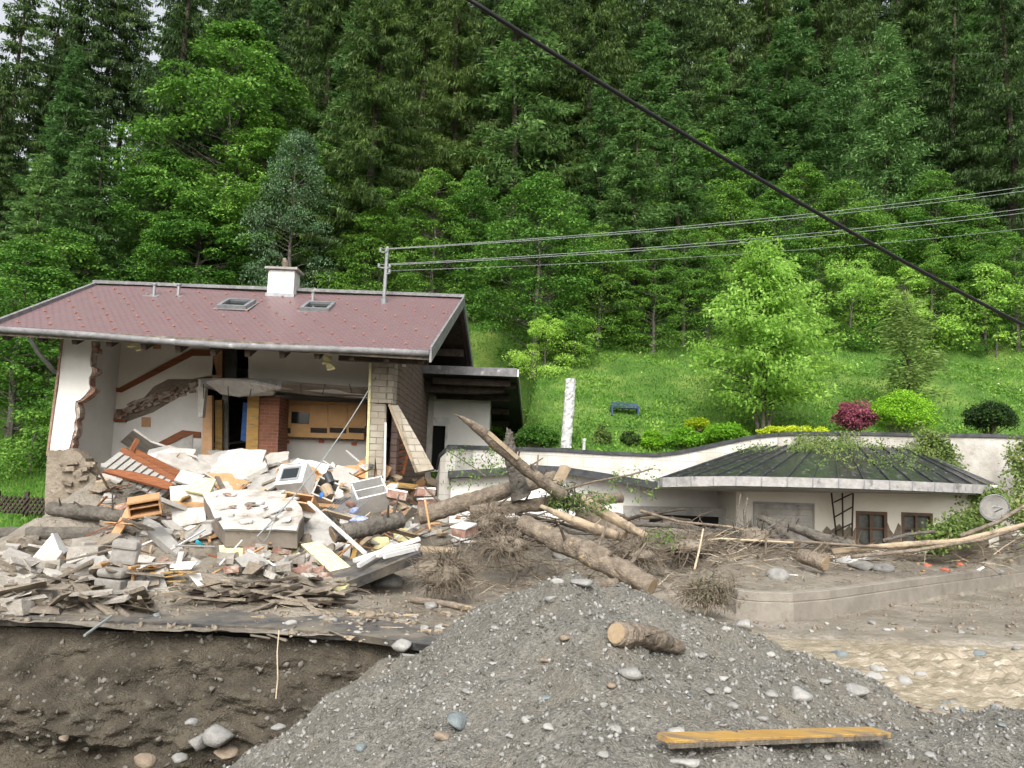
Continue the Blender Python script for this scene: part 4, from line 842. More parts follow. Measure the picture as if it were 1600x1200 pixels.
def hz(x, y): return float(Hhill(x, y))
# prototypes
_c = {}
def proto(kind):
    k_, s_ = kind
    if kind in _c: return _c[kind]
    if k_ == 'spruce': t = conifer(100 + s_, 20, 3.4, 'leaf_spruce', dens=1.15, hang=.7, lat0=.3, sp=.5, ll=.3)
    elif k_ == 'bare': t = conifer(150 + s_, 23, 2.9, 'leaf_spruce', dens=1.2, hang=.6, base=.5)
    elif k_ == 'olive': t = conifer(200 + s_, 18, 3.8, 'leaf_spruce_olive', dens=1.35, hang=.75, droop=.55, lat0=.27, sp=.56, ll=.32)
    elif k_ == 'fir': t = conifer(300 + s_, 13, 3.0, 'leaf_fir', dens=1.3, hang=.2, droop=.15, base=.06, sp=.4, ll=.24, lw=.08)
    elif k_ == 'larch': t = conifer(400 + s_, 15, 2.6, 'leaf_larch', dens=1.1, hang=.2, droop=.2, loose=.1, ll=.26, lw=.07, sp=.38, shape=.7)
    elif k_ == 'maple': t = broadleaf(500 + s_, 14, 4.6, 'leaf_maple', 150, 230, .19, .12, tier=.6, crad=1.0)
    elif k_ == 'mid': t = broadleaf(600 + s_, 9, 2.9, 'leaf_mid', 100, 210, .14, .06, tier=.55, crad=.85)
    elif k_ == 'blue': t = broadleaf(700 + s_, 9, 2.5, 'leaf_blue', 95, 200, .13, .06, tier=.7, crad=.8)
    elif k_ == 'limeshrub': t = broadleaf(800 + s_, 4.2, 2.3, 'leaf_bright', 42, 170, .14, .02, tier=.6, crad=.75, name='shrub')
    elif k_ == 'bush': t = broadleaf(900 + s_, 2.6, 1.8, 'leaf_mid', 26, 170, .14, .02, tier=.6, crad=.7, name='shrub')
    _c[kind] = t; t['used'] = 0; return t
def put(kind, x, y, sc, label, group=None, name=None, cat='tree', rz=None, z=None, wide=1.0):
    p = proto(kind); rz = x * 3.7 + y * 1.3 if rz is None else rz; s3 = (sc * wide, sc * wide, sc); loc = (x, y, (hz(x, y) if z is None else z) - .15)
    if not p['used']: t = p; t.location = loc; t.rotation_euler = (0, 0, rz); t.scale = s3; t['used'] = 1
    else: t = copy_thing(p, loc, rz, s3)
    lab(t, label, cat, None, name)
    if group: t['group'] = group
    elif 'group' in t: del t['group']
    return t
def pxx(px, Y): return (px - 800) / F * Y + 0
# --- named trees, (kind, photo x of the stem, Y, scale, label)
N = [
 (('maple', 3), 385, 39, .78, 'rounded bright broadleaf tree filling in right below the big maple', 1.15),
 (('maple', 1), 290, 36.5, .6, 'low rounded broadleaf tree just behind the left roof ridge', 1.2),
 (('fir', 2), 118, 35, .92, 'mid green fir between lawn and bright gap at the left', 1.15),
 (('mid', 3), 20, 29, .8, 'leafy tree behind the lawn at the left edge', 1.2),
 (('mid', 0), 70, 31, .85, 'leafy tree behind the lawn, close to the house corner', 1.2),
 (('spruce', 2), 62, 56, 1.25, 'dark spruce behind the two at the left edge', 1.2),
 (('bare', 0), 122, 51, .98, 'spruce with a bare lower trunk at the left side of the bright gap', .9),
 (('bare', 1), 152, 53, 1.0, 'spruce with a bare lower trunk in the middle of the bright gap', .9),
 (('fir', 3), 1010, 45, 1.15, 'tall fresh green fir above the meadow top', 1.3),
 (('fir', 0), 1230, 47, 1.2, 'tall fresh green fir directly above the light garden tree', 1.3),
 (('fir', 2), 1440, 44, 1.1, 'fresh green fir right of the pale larch', 1.2),
 (('maple', 0), 1090, 43, .62, 'round bright broadleaf tree up left of the garden tree', 1.1),
 (('spruce', 3), -28, 46, 1.12, 'tall dark spruce cut by the left edge of the view', 1.1),
 (('spruce', 0), 32, 50, 1.22, 'tall dark spruce at the far left under the open sky', 1),
 (('spruce', 1), 80, 49, 1.2, 'dark spruce second from the left edge, left of the bright gap', 1),
 (('fir', 0), 30, 33, .82, 'young mid green conifer in front of the left forest edge', 1.1),
 (('fir', 1), 85, 36, .80, 'young conifer left of and behind the house corner', 1.1),
 (('maple', 0), 330, 41, 1.12, 'big layered bright green maple behind the chimney', 1.0),
 (('maple', 1), 235, 38, .72, 'lower spreading maple behind the left end of the roof', 1.1),
 (('blue', 0), 440, 36, .98, 'blue-green leaved tree between the maple and the olive spruce', .78),
 (('olive', 0), 560, 38, 1.0, 'olive green spruce with long drooping branches behind the roof mast', 1.2),
 (('olive', 1), 690, 43, 1.15, 'olive spruce right of the mast, behind the first one', 1.0),
 (('olive', 2), 805, 45, 1.2, 'tall olive spruce above the annex roof', 1.05),
 (('olive', 3), 905, 47, 1.15, 'tall olive spruce left of the young firs', 1.0),
 (('olive', 0), 480, 46, 1.2, 'tall olive spruce rising behind the blue-green tree', 1.0),
 (('mid', 0), 835, 32.5, .88, 'bright broadleaf tree right of the annex roof', 1.1),
 (('mid', 1), 765, 31.5, .58, 'low broadleaf tree tight behind the annex roof', 1.1),
 (('fir', 2), 985, 35, .82, 'grey-green fir standing at the top of the meadow', 1.25),
 (('fir', 3), 1055, 36.5, .86, 'grey-green fir right behind the one at the meadow top', 1.2),
 (('fir', 0), 930, 42, .9, 'fir left of and behind the meadow top fir', 1.1),
 (('larch', 0), 1395, 42, 1.02, 'pale feathery larch with a thin grey stem', 1.1),
 (('maple', 2), 1255, 40, .55, 'yellow-green broadleaf tree behind the light garden tree', 1.0),
 (('fir', 1), 1180, 44, 1.0, 'young fir behind the crown of the light garden tree', 1.1),
 (('fir', 2), 1120, 47, 1.05, 'young fir left of the yellow-green broadleaf', 1.1),
 (('spruce', 2), 1500, 42, .95, 'tall green spruce with layered branches near the right edge', 1.15),
 (('spruce', 3), 1590, 40, 1.0, 'tall green spruce cut by the right edge of the view', 1.15),
 (('larch', 1), 1330, 50, 1.0, 'second pale larch higher on the slope', 1.1),
]
for kind, px, Y, sc, l_, wd in N: put(kind, pxx(px, Y), Y, sc, l_, wide=wd, cat='tree', name='spruce_tree' if kind[0] in ('spruce', 'olive', 'bare') else {'fir': 'fir_tree', 'larch': 'larch_tree', 'maple': 'maple_tree'}.get(kind[0], 'broadleaf_tree'))
# --- the forest behind, individually planted
def place(px):
    for lim, s_ in ((60, 'at the far left edge'), (112, 'left of the bright gap'), (230, 'right of the bright gap'), (330, 'behind the left of the big maple'), (420, 'above the chimney'), (500, 'above the blue-green tree'), (600, 'above the roof mast'), (680, 'right of the roof mast'), (760, 'above the right end of the main roof'), (840, 'above the annex roof'), (920, 'above the white stone pillar'), (1000, 'above the blue bench'), (1100, 'left above the light garden tree'), (1200, 'above the light garden tree'), (1300, 'right above the light garden tree'), (1400, 'above the red bush'), (1500, 'above the dark yew'), (9999, 'at the right edge')):
        if px < lim: return s_
def flabel(px, Y, k_): return '%s %s, %s' % ({'spruce': 'dark green spruce', 'olive': 'olive brown spruce', 'fir': 'fresh green fir'}[k_], place(px), {43: 'front of the forest', 49: 'second row', 55: 'mid slope', 62: 'upper forest', 70: 'high in the upper forest', 79: 'at the very top of the forest'}[Y])
rnd = random.Random(12); taken = [(pxx(n_[1], n_[2]), n_[2]) for n_ in N]
for Y, stp, kinds in ((43, 4.6, ['spruce', 'olive', 'fir']), (49, 4.2, ['spruce', 'olive']), (55, 4.2, ['spruce', 'olive', 'spruce']), (62, 4.4, ['spruce', 'olive', 'spruce']), (70, 4.8, ['spruce', 'olive']), (79, 5.2, ['spruce'])):
    up = 1 + max(0, Y - 43) * .016
    x = -.66 * Y
    while x < .66 * Y:
        xx, yy = x + rnd.uniform(-1.2, 1.2), Y + rnd.uniform(-2.2, 2.2); x += stp * rnd.uniform(.85, 1.2)
        px = 800 + xx / yy * F
        if any((xx - a) ** 2 + (yy - c) ** 2 < 5 for a, c in taken): continue
        if 108 < px < 172 : continue
        if px < 60 and Y > 50: continue
        if px > 1040 and px < 1330 and Y < 46: continue
        k_ = rnd.choice(kinds)
        if px < 500 and k_ == 'olive': k_ = 'spruce'
        if px > 1050 and Y < 60 and rnd.random() < .35: k_ = 'fir'
        put((k_, rnd.randint(0, 3)), xx, yy, rnd.uniform(.9, 1.2) * (1.25 if k_ == 'fir' else 1) * (.88 if px < 110 else up), flabel(px, Y, k_), 'conifers of the forest slope', name='spruce_tree')
# --- shrubs along the forest edge
rnd = random.Random(21)
for k in range(46):
    px = -40 + k * 37 + rnd.uniform(-14, 14)
    for row in range(2):
        Y = 36.0 + row * 3.0 + rnd.uniform(-1, 1) - (2.5 if px < 830 else (2.0 if px < 1100 else 0)); x = pxx(px, Y)
        put(rnd.choice([('bush', 0), ('bush', 1), ('bush', 2), ('mid', 2)] if row == 0 or px < 600 else [('mid', 2), ('mid', 3), ('bush', 1)]), x, Y, rnd.uniform(.7, 1.1) * (.55 if row == 0 else .75), '%s shrub in thicket %s' % (('low', 'tall')[row], place(px)), 'thicket shrubs at the forest edge', name='shrub', cat='shrub')
for px_, Y_, s_, l_ in ((760, 30.2, .62, 'bright bush tucked just above the annex roof'), (812, 29.6, .60, 'bright bush right of the annex roof corner'), (850, 31, .55, 'bright bush at the top left corner of the meadow'), (895, 32, .5, 'leafy bush at the meadow edge above the white pillar')): put(('limeshrub', 1), pxx(px_, Y_), Y_, s_, l_, name='shrub', cat='shrub')
put(('limeshrub', 0), pxx(745, 33), 33, .85, 'bright lime shrub directly right of the main roof end', name='shrub', cat='shrub')
put(('limeshrub', 1), pxx(790, 34), 34, .9, 'bright lime shrub above the annex roof corner', name='shrub', cat='shrub')
put(('limeshrub', 2), pxx(960, 34.5), 34.3, .42, 'small bright bush alone on the meadow top above the bench', name='shrub', cat='shrub')
put(('limeshrub', 0), pxx(1340, 35), 35.5, .95, 'bright bush left of the willow-like bush', name='shrub', cat='shrub')
put(('limeshrub', 1), pxx(1428, 35.5), 36, .9, 'pale blossoming bush right of the willow-like bush', name='shrub', cat='shrub')
put(('limeshrub', 2), pxx(1560, 35), 35.5, .95, 'bright young tree at the right edge on the meadow', name='shrub', cat='shrub')
put(('mid', 2), pxx(1480, 38), 38.5, .7, 'dark green broadleaf tree above the meadow at the right', name='broadleaf_tree')
put(('bush', 1), pxx(30, 25), 26, .8, 'leafy shrub on the lawn at the far left', name='shrub', cat='shrub', z=-.6)
put(('mid', 1), pxx(75, 25.5), 27, .42, 'slim leafy bush against the left corner of the house', name='shrub', cat='shrub', z=-.6)
# --- light garden tree (own mesh: airy tiers, several stems)
Y = 26.0; gx0 = U(1192, 690, Y); lt = conifer(41, 6.6, 2.7, 'leaf_bright', base=.17, droop=-.38, hang=.35, sp=.24, ll=.15, lw=.085, shape=.62, loose=.08, dens=1.5); lt.name = 'garden_tree'
for k in range(4): a = 1.3 + 1.57 * k; b = MB(); b.tube([(0, 0, -.3), (.18 * math.cos(a), .18 * math.sin(a), .7), (.5 * math.cos(a), .4 * math.sin(a), 2.2), (.8 * math.cos(a), .7 * math.sin(a), 4.2)], [.08, .065, .045, .015], 7); b.build('stem', 'bark_grey', lt, origin=(0, 0, 0))
lt.location = (gx0.x, Y, gx0.z - .1); lab(lt, 'airy light green tree with several grey stems in the garden behind the garage', 'tree')
ww = conifer(43, 4.4, 1.35, 'leaf_willow', dens=1.6, base=.03, droop=-.55, hang=0, sp=.3, ll=.22, lw=.05, shape=.55, loose=.12); g_ = GH(1392, 650); ww.location = g_ + Vector((0, -1.2, -.4)); lab(ww, 'feathery grey-green willow-like bush right of the garden tree', 'bush', name='willow_bush')
# fruit tree sapling on the right meadow, gnarled small tree by the garden tree
for px, py, s_, l_, m_ in ((1557, 560, .8, 'slender sapling with a dark stem on the right meadow', 'leaf_bright'), (1145, 628, .55, 'small gnarled dark tree left of the garden tree stems', 'leaf_dark')):
    g_ = GH(px, py); t = broadleaf(int(px), 1.7 * s_ / .8, .5, m_, 9, 60, .1, .45, crad=.25, name='small_tree', tr=.05); t.location = g_; lab(t, l_, 'tree')
# --- garden shrubs
def shrub(px, py0, py1, w_px, Y, m, label, seed, name='shrub', leaf=.07, dense=1.0, lump=.22):
    c = U(px, py0, Y); t_ = U(px, py1, Y); h = t_.z - c.z; R = w_px / F * Y / 2; t = thing(name, label, 'shrub', c); lv = Leaves(seed); rs = lv.rs; wood = MB()
    nc = int(max(14, 40 * dense))
    for k in range(nc):
        v = rs.randn(3); v /= np.linalg.norm(v); v[2] = abs(v[2]) * 1.0 if rs.rand() < .8 else v[2] * .3
        p = np.array([c.x, c.y, c.z + h * .42]) + v * np.array([R, R, h * .58]) * rs.uniform(.55, .88)
        leafclump(lv, p, min(R, h) * lump * 1.5 * rs.uniform(.7, 1.3), int(110 * dense), leaf, .8, .7)
        if k % 3 == 0: wood.tube([tuple(c), tuple((np.array(c) + p) / 2 + rs.randn(3) * .04), tuple(p)], [.02, .014, .005], 4, cap=False)
    lv.build('crown', m, t, c); wood.build('stems', 'bark', t, origin=c); return t
for a in [
 (838, 706, 664, 62, 25.2, 'leaf_mid', 'rounded green box shrub right of the annex gable behind the wall', 1),
 (1018, 712, 671, 36, 25.2, 'leaf_lime', 'smallest round clipped box ball behind the curved wall', 2),
 (1068, 707, 668, 56, 25.2, 'leaf_lime', 'middle clipped box ball behind the curved wall', 3),
 (1133, 697, 664, 70, 25.2, 'leaf_lime', 'widest clipped box hedge ball behind the curved wall', 4),
 (1089, 674, 653, 34, 26.5, 'leaf_yellow', 'yellow shrub above the clipped box balls', 5),
 (860, 640, 624, 28, 28.5, 'leaf_yellow', 'yellow shrub on the slope left of the white pillar', 6),
 (1055, 634, 616, 24, 30, 'leaf_yellow', 'small yellow shrub on the slope right of the bench', 7),
 (1336, 686, 626, 62, 25.0, 'leaf_red', 'dark red japanese maple bush above the garage roof', 8),
 (1412, 692, 612, 108, 24.9, 'leaf_lime', 'large round lime green shrub right of the red bush', 9),
 (1548, 684, 628, 72, 25.0, 'leaf_dark', 'dark clipped yew shrub on the right above the white wall', 10),
 (940, 712, 662, 26, 25.4, 'leaf_willow', 'thin pale flowering stems right of the white pillar', 11),
 (985, 706, 672, 30, 25.5, 'leaf_dark', 'small dark shrub left of the box balls', 12),
 (1240, 684, 668, 130, 25.0, 'leaf_yellow', 'low yellow-green hedge at the foot of the garden tree', 13),
]: shrub(*a, dense=1.6 if a[3] > 60 else 1.0)
# ivy on the garage
lv = Leaves(77); rs = lv.rs
def ivyrun(p0, p1, n, w_, leaf=.07):
    for k in range(n):
        t = rs.rand(); c = np.array(p0) * (1 - t) + np.array(p1) * t + rs.randn(3) * w_
        v = np.array([0, -.5, .6]); m_ = 16; C = c + rs.randn(m_, 3) * .09; D = rs.randn(m_, 3) + [0, -.2, -.5]; lv.add(C, D, leaf * rs.uniform(.6, 1.4, m_), leaf * .8, up=v, upj=.5)
for x0, x1, t0, t1, n, w_ in ((1245, 1345, .93, 1.05, 130, (.14, .08, .08)), (1250, 1335, .72, .95, 120, (.18, .14, .06)), (1330, 1440, .88, 1.0, 50, (.15, .08, .05)), (1400, 1480, .80, 1.0, 90, (.12, .1, .08)), (1300, 1460, .25, .7, 60, (.3, .3, .03)), (1180, 1230, .75, .95, 20, (.15, .12, .03))):
    for q in range(n):
        px = rs.uniform(x0, x1); tt = rs.uniform(t0, t1); s_ = (px - 1023) / (1562 - 1023) if tt < .6 else (px - 1150) / 290.0
        e_ = along(E, min(max(s_, 0), 1)); r_ = along(Rg, min(max(s_, 0), 1)); p = e_.lerp(r_, tt) + Vector((0, 0, .05 + max(0, tt - .95) * 2.0)); ivyrun(p, p, 1, np.array(w_) * .5, .06) if rs.rand() < .72 else None
for px, py, Y, n in ((1460, 690, 23.4, 90), (1480, 700, 23.2, 60), (1597, 730, 21.6, 70), (1606, 700, 22, 50), (1595, 770, 21, 50), (1598, 800, 19.5, 40)):
    p = U(px, py, Y); ivyrun(p + Vector((-.2, 0, .2)), p + Vector((.2, 0, -.5)), n, np.array([.14, .1, .14]), .08)
for px, py, Y, n in ((1530, 815, 19.6, 80), (1490, 830, 19.0, 70), (1470, 842, 18.8, 50), (1545, 780, 20.1, 50)):
    p = U(px, py, Y); ivyrun(p + Vector((-.25, 0, .0)), p + Vector((.25, 0, .1)), n, np.array([.16, .15, .1]), .08)
setp(lv.build('ivy', 'leaf_ivy', None, (6, 21, -1)), 'green ivy hanging over the fan roof and the white wall of the garage', 'ivy', None, 'stuff')
# --- meadow grass
lv = Leaves(5); rs = lv.rs; n = 130000; X = rs.uniform(-16, 23, n); Yv = 24.4 + 13.5 * rs.rand(n) ** 1.2; keep = (X > .4) | (X < -12.2) | (Yv > 32.5); X = X[keep]; Yv = Yv[keep]; n = len(X)
dn = fbm(X * .5, Yv * .5, 4); keep = dn + .25 * rs.rand(n) > -.08; X = X[keep]; Yv = Yv[keep]; n = len(X)
Z = Hhill(X, Yv); D = rs.randn(n, 3) * .35 + [0, 0, 1]; hgt = .05 + .10 * np.clip(fbm(X * .8 + 5, Yv * .8, 3) + .4, 0, 1)
lv.add(np.stack([X, Yv, Z - .02], -1), D, hgt * rs.uniform(.7, 1.5, n), .035 * rs.uniform(.6, 1.4, n), up=np.array([0, -1.0, .2]), upj=.5)
n = 30000; X = rs.uniform(-22, -11.4, n); Yv = rs.uniform(16.6, 30, n); Z = np.where(Yv < 24.5, np.maximum(Hhill(X, Yv), np.where(X > -15.9, H(X, Yv), -9)), Hhill(X, Yv)); lv.add(np.stack([X, Yv, Z - .02], -1), rs.randn(n, 3) * .35 + [0, 0, 1], .14, .035, up=np.array([0, -1.0, .2]), upj=.5)
setp(lv.build('meadow_grass', 'grass_blade', None, (0, 25, -1)), 'long green grass tufts covering the meadow slope', 'grass', None, 'stuff')
lv = Leaves(8); rs = lv.rs; n = 60000; X = rs.uniform(.6, 23, n); Yv = 24.4 + 12 * rs.rand(n); k_ = fbm(X * .9 + 3, Yv * .9 + 8, 4) + .06 * rs.randn(n) > .13; X, Yv = X[k_], Yv[k_]; n = len(X); lv.add(np.stack([X, Yv, Hhill(X, Yv) + .08 * rs.rand(n)], -1), rs.randn(n, 3) * .8 + [0, 0, .6], .13, .06, up=np.array([0, -.8, .6]))
setp(lv.build('meadow_weeds', 'leaf_mid', None, (8, 25, -1)), 'patches of darker leafy weeds among the meadow grass', 'weeds', None, 'stuff')
lv = Leaves(6); rs = lv.rs; n = 40; px = rs.uniform(820, 1600, n); 
X = rs.uniform(1, 22, n); Yv = 25 + 10 * rs.rand(n); Z = Hhill(X, Yv) + .16; lv.add(np.stack([X, Yv, Z], -1), rs.randn(n, 3), .06, .05, up=np.array([0, -1.0, .5]))
mat('petal', (.75, .75, .6), (.8, .75, .3), 3, .7); setp(lv.build('meadow_flowers', 'petal', None, (8, 25, 0)), 'tiny white and yellow flowers sprinkled over the meadow', 'flowers', None, 'stuff')

for t in _c.values():
    if 'used' in t: del t['used']
for o in bpy.data.objects:
    if 'used' in o: del o['used']
mat('bank_stone', (.10, .092, .078), (.19, .175, .15), 3, .9, .4, 40)
mat('screed', (.38, .36, .335), (.57, .55, .52), 2.0, .9, .5, 30, (.30, .27, .23), 1.1, .5, .12)
mat('cut_wood', (.26, .19, .12), (.36, .28, .18), 9, .85, .3, 50, (.15, .115, .08), 6, .5, .15)
# ============================================================ WRECKAGE
def shape(name, label, cat, corners, th, m, group=None, bevel=0, lift=0.0):
    """plate: corners (px,py) rest on the ground there, (px,py,d) stand d metres from the first corner's distance"""
    g0 = G(corners[0][0], corners[0][1]); pts = []
    for c in corners:
        if len(c) == 2: pts.append(G(c[0], c[1]) + Vector((0, 0, lift)))
        else: pts.append(U(c[0], c[1], g0.y + c[2]))
    b = MB(); 
    # flatten to the best plane so the plate is rigid
    A = np.array([p[:] for p in pts]); cc = A.mean(0); u_, s_, vt = np.linalg.svd(A - cc); n_ = vt[2]; 
    for i_ in range(len(pts)):
        r_ = Vector(pts[i_]).normalized(); dn = r_.dot(Vector(n_))
        if abs(dn) > .12: pts[i_] = r_ * (Vector(cc).dot(Vector(n_)) / dn)
    b.plate(pts, th); return setp(b.build(name, m, bevel=bevel), label, cat, group)
def bar2(name, label, cat, a, c, w_, h_, m, group=None, lift=(0, 0), up=(0, 0, 1)):
    A = (G(*a) if len(a) == 2 else U(*a)) + Vector((0, 0, lift[0])); C = (G(*c) if len(c) == 2 else U(*c)) + Vector((0, 0, lift[1]))
    b = MB(); b.bar(A, C, w_, h_, up); return setp(b.build(name, m), label, cat, group)
def log(name, label, pts, rad, m='bark', cat='log', seed=1, knots=3, ends='cut_wood', jag=0.0):
    """tapering trunk through the given points with bumps, knots and broken ends"""
    rnd = random.Random(seed); P_ = []; 
    pts = [Vector(p) for p in pts]; R_ = rad if isinstance(rad, (list, tuple)) else [rad] * len(pts)
    n = 10; L_ = len(pts) - 1; rr_ = []
    for k in range(n * L_ + 1):
        t = k / n; i_ = min(int(t), L_ - 1); f = t - i_
        P_.append(pts[i_].lerp(pts[i_ + 1], f) + Vector((rnd.uniform(-1, 1), rnd.uniform(-1, 1), rnd.uniform(-1, 1))) * .05 * R_[i_]); rr_.append((R_[i_] * (1 - f) + R_[i_ + 1] * f) * rnd.uniform(.94, 1.07))
    t = thing(name, label, cat, (P_[0] + P_[-1]) / 2); b = MB(); na = 26 if max(R_) > .06 else 8
    if na == 8: b.tube(P_, rr_, 8, wob=.05, rnd=rnd)
    else:
        Q_ = []; q_r = []
        for k in range(len(P_) - 1):
            for j in range(3): Q_.append(P_[k].lerp(P_[k + 1], j / 3)); q_r.append(rr_[k] * (1 - j / 3) + rr_[k + 1] * j / 3)
        Q_.append(P_[-1]); q_r.append(rr_[-1]); b.tube(Q_, q_r, na)
        cf = [rnd.uniform(-.035, .035) for _ in range(na)]; rows = len(Q_); A_ = np.array(b.v[:rows * na]).reshape(rows, na, 3); C_ = np.array([p[:] for p in Q_])[:, None]
        kk, jj_ = np.meshgrid(np.arange(rows), np.arange(na), indexing='ij'); th_ = jj_ / na * 6.283
        nz_ = fbm(np.cos(th_) * 1.6 + kk * .11 + seed * 7.7, np.sin(th_) * 1.6 + kk * .05, 4) * .34 + np.array(cf)[None] * (1 + np.sin(kk * .4 + jj_)) + .05 * np.random.RandomState(seed).randn(rows, na) * .5
        A_ = C_ + (A_ - C_) * (1 + nz_[..., None]); b.v[:rows * na] = [tuple(v_) for v_ in A_.reshape(-1, 3)]
    if jag:
        d = (P_[-1] - P_[-2]).normalized()
        for k in range(7): 
            o_ = Vector((rnd.uniform(-1, 1), rnd.uniform(-1, 1), rnd.uniform(-1, 1))) * rr_[-1] * .6; b.tube([P_[-1] + o_ - d * .05, P_[-1] + o_ * .8 + d * jag * rnd.uniform(.3, 1)], [rr_[-1] * .42, .008], 5)
    b.build('trunk', m, t, smooth=True)
    if ends:
        for e_, q_ in ((0, 1), (-1, -2)):
            if e_ == -1 and (jag or rr_[-1] < .03): continue
            d = (P_[e_] - P_[q_]).normalized(); b = MB(); b.tube([P_[e_] - d * .01, P_[e_] + d * .006], rr_[e_] * .9, 14); b.build('cut_end', ends, t)
    for k in range(knots):
        i_ = rnd.randint(3, len(P_) - 4); d = Vector((rnd.uniform(-1, 1), rnd.uniform(-1, 0), rnd.uniform(.2, 1))).normalized(); b = MB(); l_ = rnd.uniform(1.3, 3.0) * rr_[i_]
        b.tube([P_[i_] + d * rr_[i_] * .6, P_[i_] + d * (rr_[i_] * .8 + l_ * .5), P_[i_] + d * (rr_[i_] + l_)], [rr_[i_] * .22, rr_[i_] * .15, rr_[i_] * .08], 6); b.build('branch_stub', m, t)
    return t
def boxthing(mb, a, b_, c, d): pass
# ---- inside / top of the rubble -----------------------------------------
W = 'wrecked house parts'
shape('wooden_board', 'reddish wooden plank leaning upright on the white stairwell wall', 'board', [(139, 724), (156, 724), (166, 672, .4), (159, 673, .4)], .04, 'wood_orange')
shape('plaster_board', 'large grey torn plasterboard lying highest on the left of the rubble', 'plasterboard', [(281, 740), (198, 712), (160, 716), (208, 672, .9), (235, 691, .9), (306, 715, .7)], .05, 'board_grey')
bar2('wooden_beam', 'dark brown beam lying across the grey plasterboard', 'beam', (211, 706, 18.2), (282, 742, 17.9), .06, .14, 'wood_brown')
bar2('wooden_beam', 'short dark brown stub standing up at the end of the beam', 'beam', (202, 710, 18.1), (215, 686, 18.2), .10, .08, 'wood_brown')
# fallen flight of stairs
st = thing('fallen_staircase', 'fallen flight of stairs with pale treads between brown boards', 'staircase', G(225, 775))
Ys = 17.6
for k in range(10):
    x_, y_ = 186 + 9.2 * k, 706 + 5.2 * k
    b = MB(); b.plate([U(x_, y_, Ys), U(x_ + 8, y_ + 2.5, Ys), U(x_ - 20, y_ + 25, Ys - .5), U(x_ - 29, y_ + 22, Ys - .5)], .04); b.build('tread', 'concrete', st)
    b = MB(); b.plate([U(x_ + 8, y_ + 2.5, Ys - .005), U(x_ + 9, y_ + 8, Ys + .02), U(x_ - 20, y_ + 30, Ys - .48), U(x_ - 20, y_ + 25, Ys - .505)], .03); b.build('riser', 'concrete_brown', st)
b = MB(); b.plate([U(160, 736, Ys - .6), U(262, 764, Ys - .6), U(273, 756, Ys - .45), U(244, 745, Ys - .4), U(205, 736, Ys - .4), U(170, 732, Ys - .5)], .05); b.build('stringer', 'wood_brown', st)
b = MB(); b.bar(U(190, 702, Ys + .05), U(275, 750, Ys + .05), .05, .12); b.build('stringer', 'wood_brown', st)
shape('plaster_fragment', 'jagged dark concrete sheet under the fallen staircase', 'slab', [(205, 782), (175, 752), (205, 750, .5), (245, 770, .4), (240, 790, .1)], .12, 'concrete')
bar2('pale_stick', 'thin pale batten leaning in front of the muddy corner wall', 'batten', (174, 774), (147, 724, 16.8), .035, .035, 'wood_pale')
log('fallen_log', 'muddy log lying at the foot of the broken corner wall', [U(78, 795, 16.6), U(140, 801, 16.4), U(200, 808, 16.0)], [.13, .14, .12], 'bark_grey', seed=4)
log('fallen_log', 'long thin grey log on the lawn edge running out of view at the left', [G(-60, 834), G(60, 836), G(195, 838)], [.13, .14, .13], 'bark_grey', seed=5, knots=1)
def boxed(name, label, cat, c, size, R, m, inner=None, extra=None):
    t = thing(name, label, cat, c); th = .03; sx, sy, sz = size; b = MB()
    for (o_, s_) in (((0, sy / 2, 0), (sx, th, sz)), ((-sx / 2, 0, 0), (th, sy - th, sz)), ((sx / 2, 0, 0), (th, sy - th, sz)), ((0, 0, sz / 2 + th / 2 - .001), (sx + th, sy + th, th)), ((0, 0, -sz / 2 - th / 2 + .001), (sx + th, sy + th, th))): b.box(Vector(c) + R @ Vector(o_), s_, R)
    b.build('carcass', m, t)
    if inner:
        b = MB(); b.box(Vector(c) + R @ Vector((0, 0, .02)), (sx - th, sy - .04, .02), R); b.build('shelf', inner, t)
    return t
boxed('wooden_drawer_box', 'broken orange wooden cupboard box lying open left of the white slab', 'cupboard', U(226, 790, 15.4), (.52, .35, .24), rotm(15, -12, 20), 'wood_orange', 'wood_orange')
shape('wooden_board', 'tilted brown wood panel standing below the broken cupboard box', 'board', [(180, 846), (170, 838), (204, 783, .25), (214, 780, .3), (204, 808, .2)], .04, 'wood_orange')
shape('wall_fragment', 'upright white wall fragment with torn edges left of the big slab', 'wall piece', [(270, 826), (322, 818), (318, 776, .3), (300, 757, .4), (265, 760, .35)], .12, 'board_white')
shape('wooden_piece', 'curved orange wood piece leaning on the white wall fragment', 'board', [(284, 797), (279, 790, -.5), (286, 779, -.4), (297, 775, -.4), (301, 779, -.4), (291, 785, -.45)], .03, 'wood_yellow')
shape('insulation_board', 'crumpled yellow insulation piece on top of the rubble', 'insulation', [(326, 773, -1.4), (289, 766, -1.4), (305, 752, -1.1), (320, 746, -1.1), (337, 749, -1.1)], .05, 'insulation')
shape('plaster_board', 'white plasterboard piece just above the yellow insulation', 'plasterboard', [(303, 760, -1.2), (272, 750, -1.2), (283, 734, -.9), (320, 743, -.9)], .05, 'board_white')
shape('plaster_board', 'wide pale plasterboard sheet with a ragged point below the brick pillar', 'plasterboard', [(388, 753), (415, 753), (427, 741, .3), (380, 728, .9), (340, 720, 1.2), (298, 728, 1.0)], .05, 'board_grey')
shape('plaster_board', 'pale plasterboard layer directly above the big slab', 'plasterboard', [(335, 770), (420, 777), (440, 764, .2), (400, 752, .6), (328, 749, .7)], .06, 'board_white')
shape('plaster_board', 'white sheet leaning under the brown handrail board', 'plasterboard', [(305, 716), (330, 722), (346, 704, .3), (318, 697, .3)], .03, 'board_white')
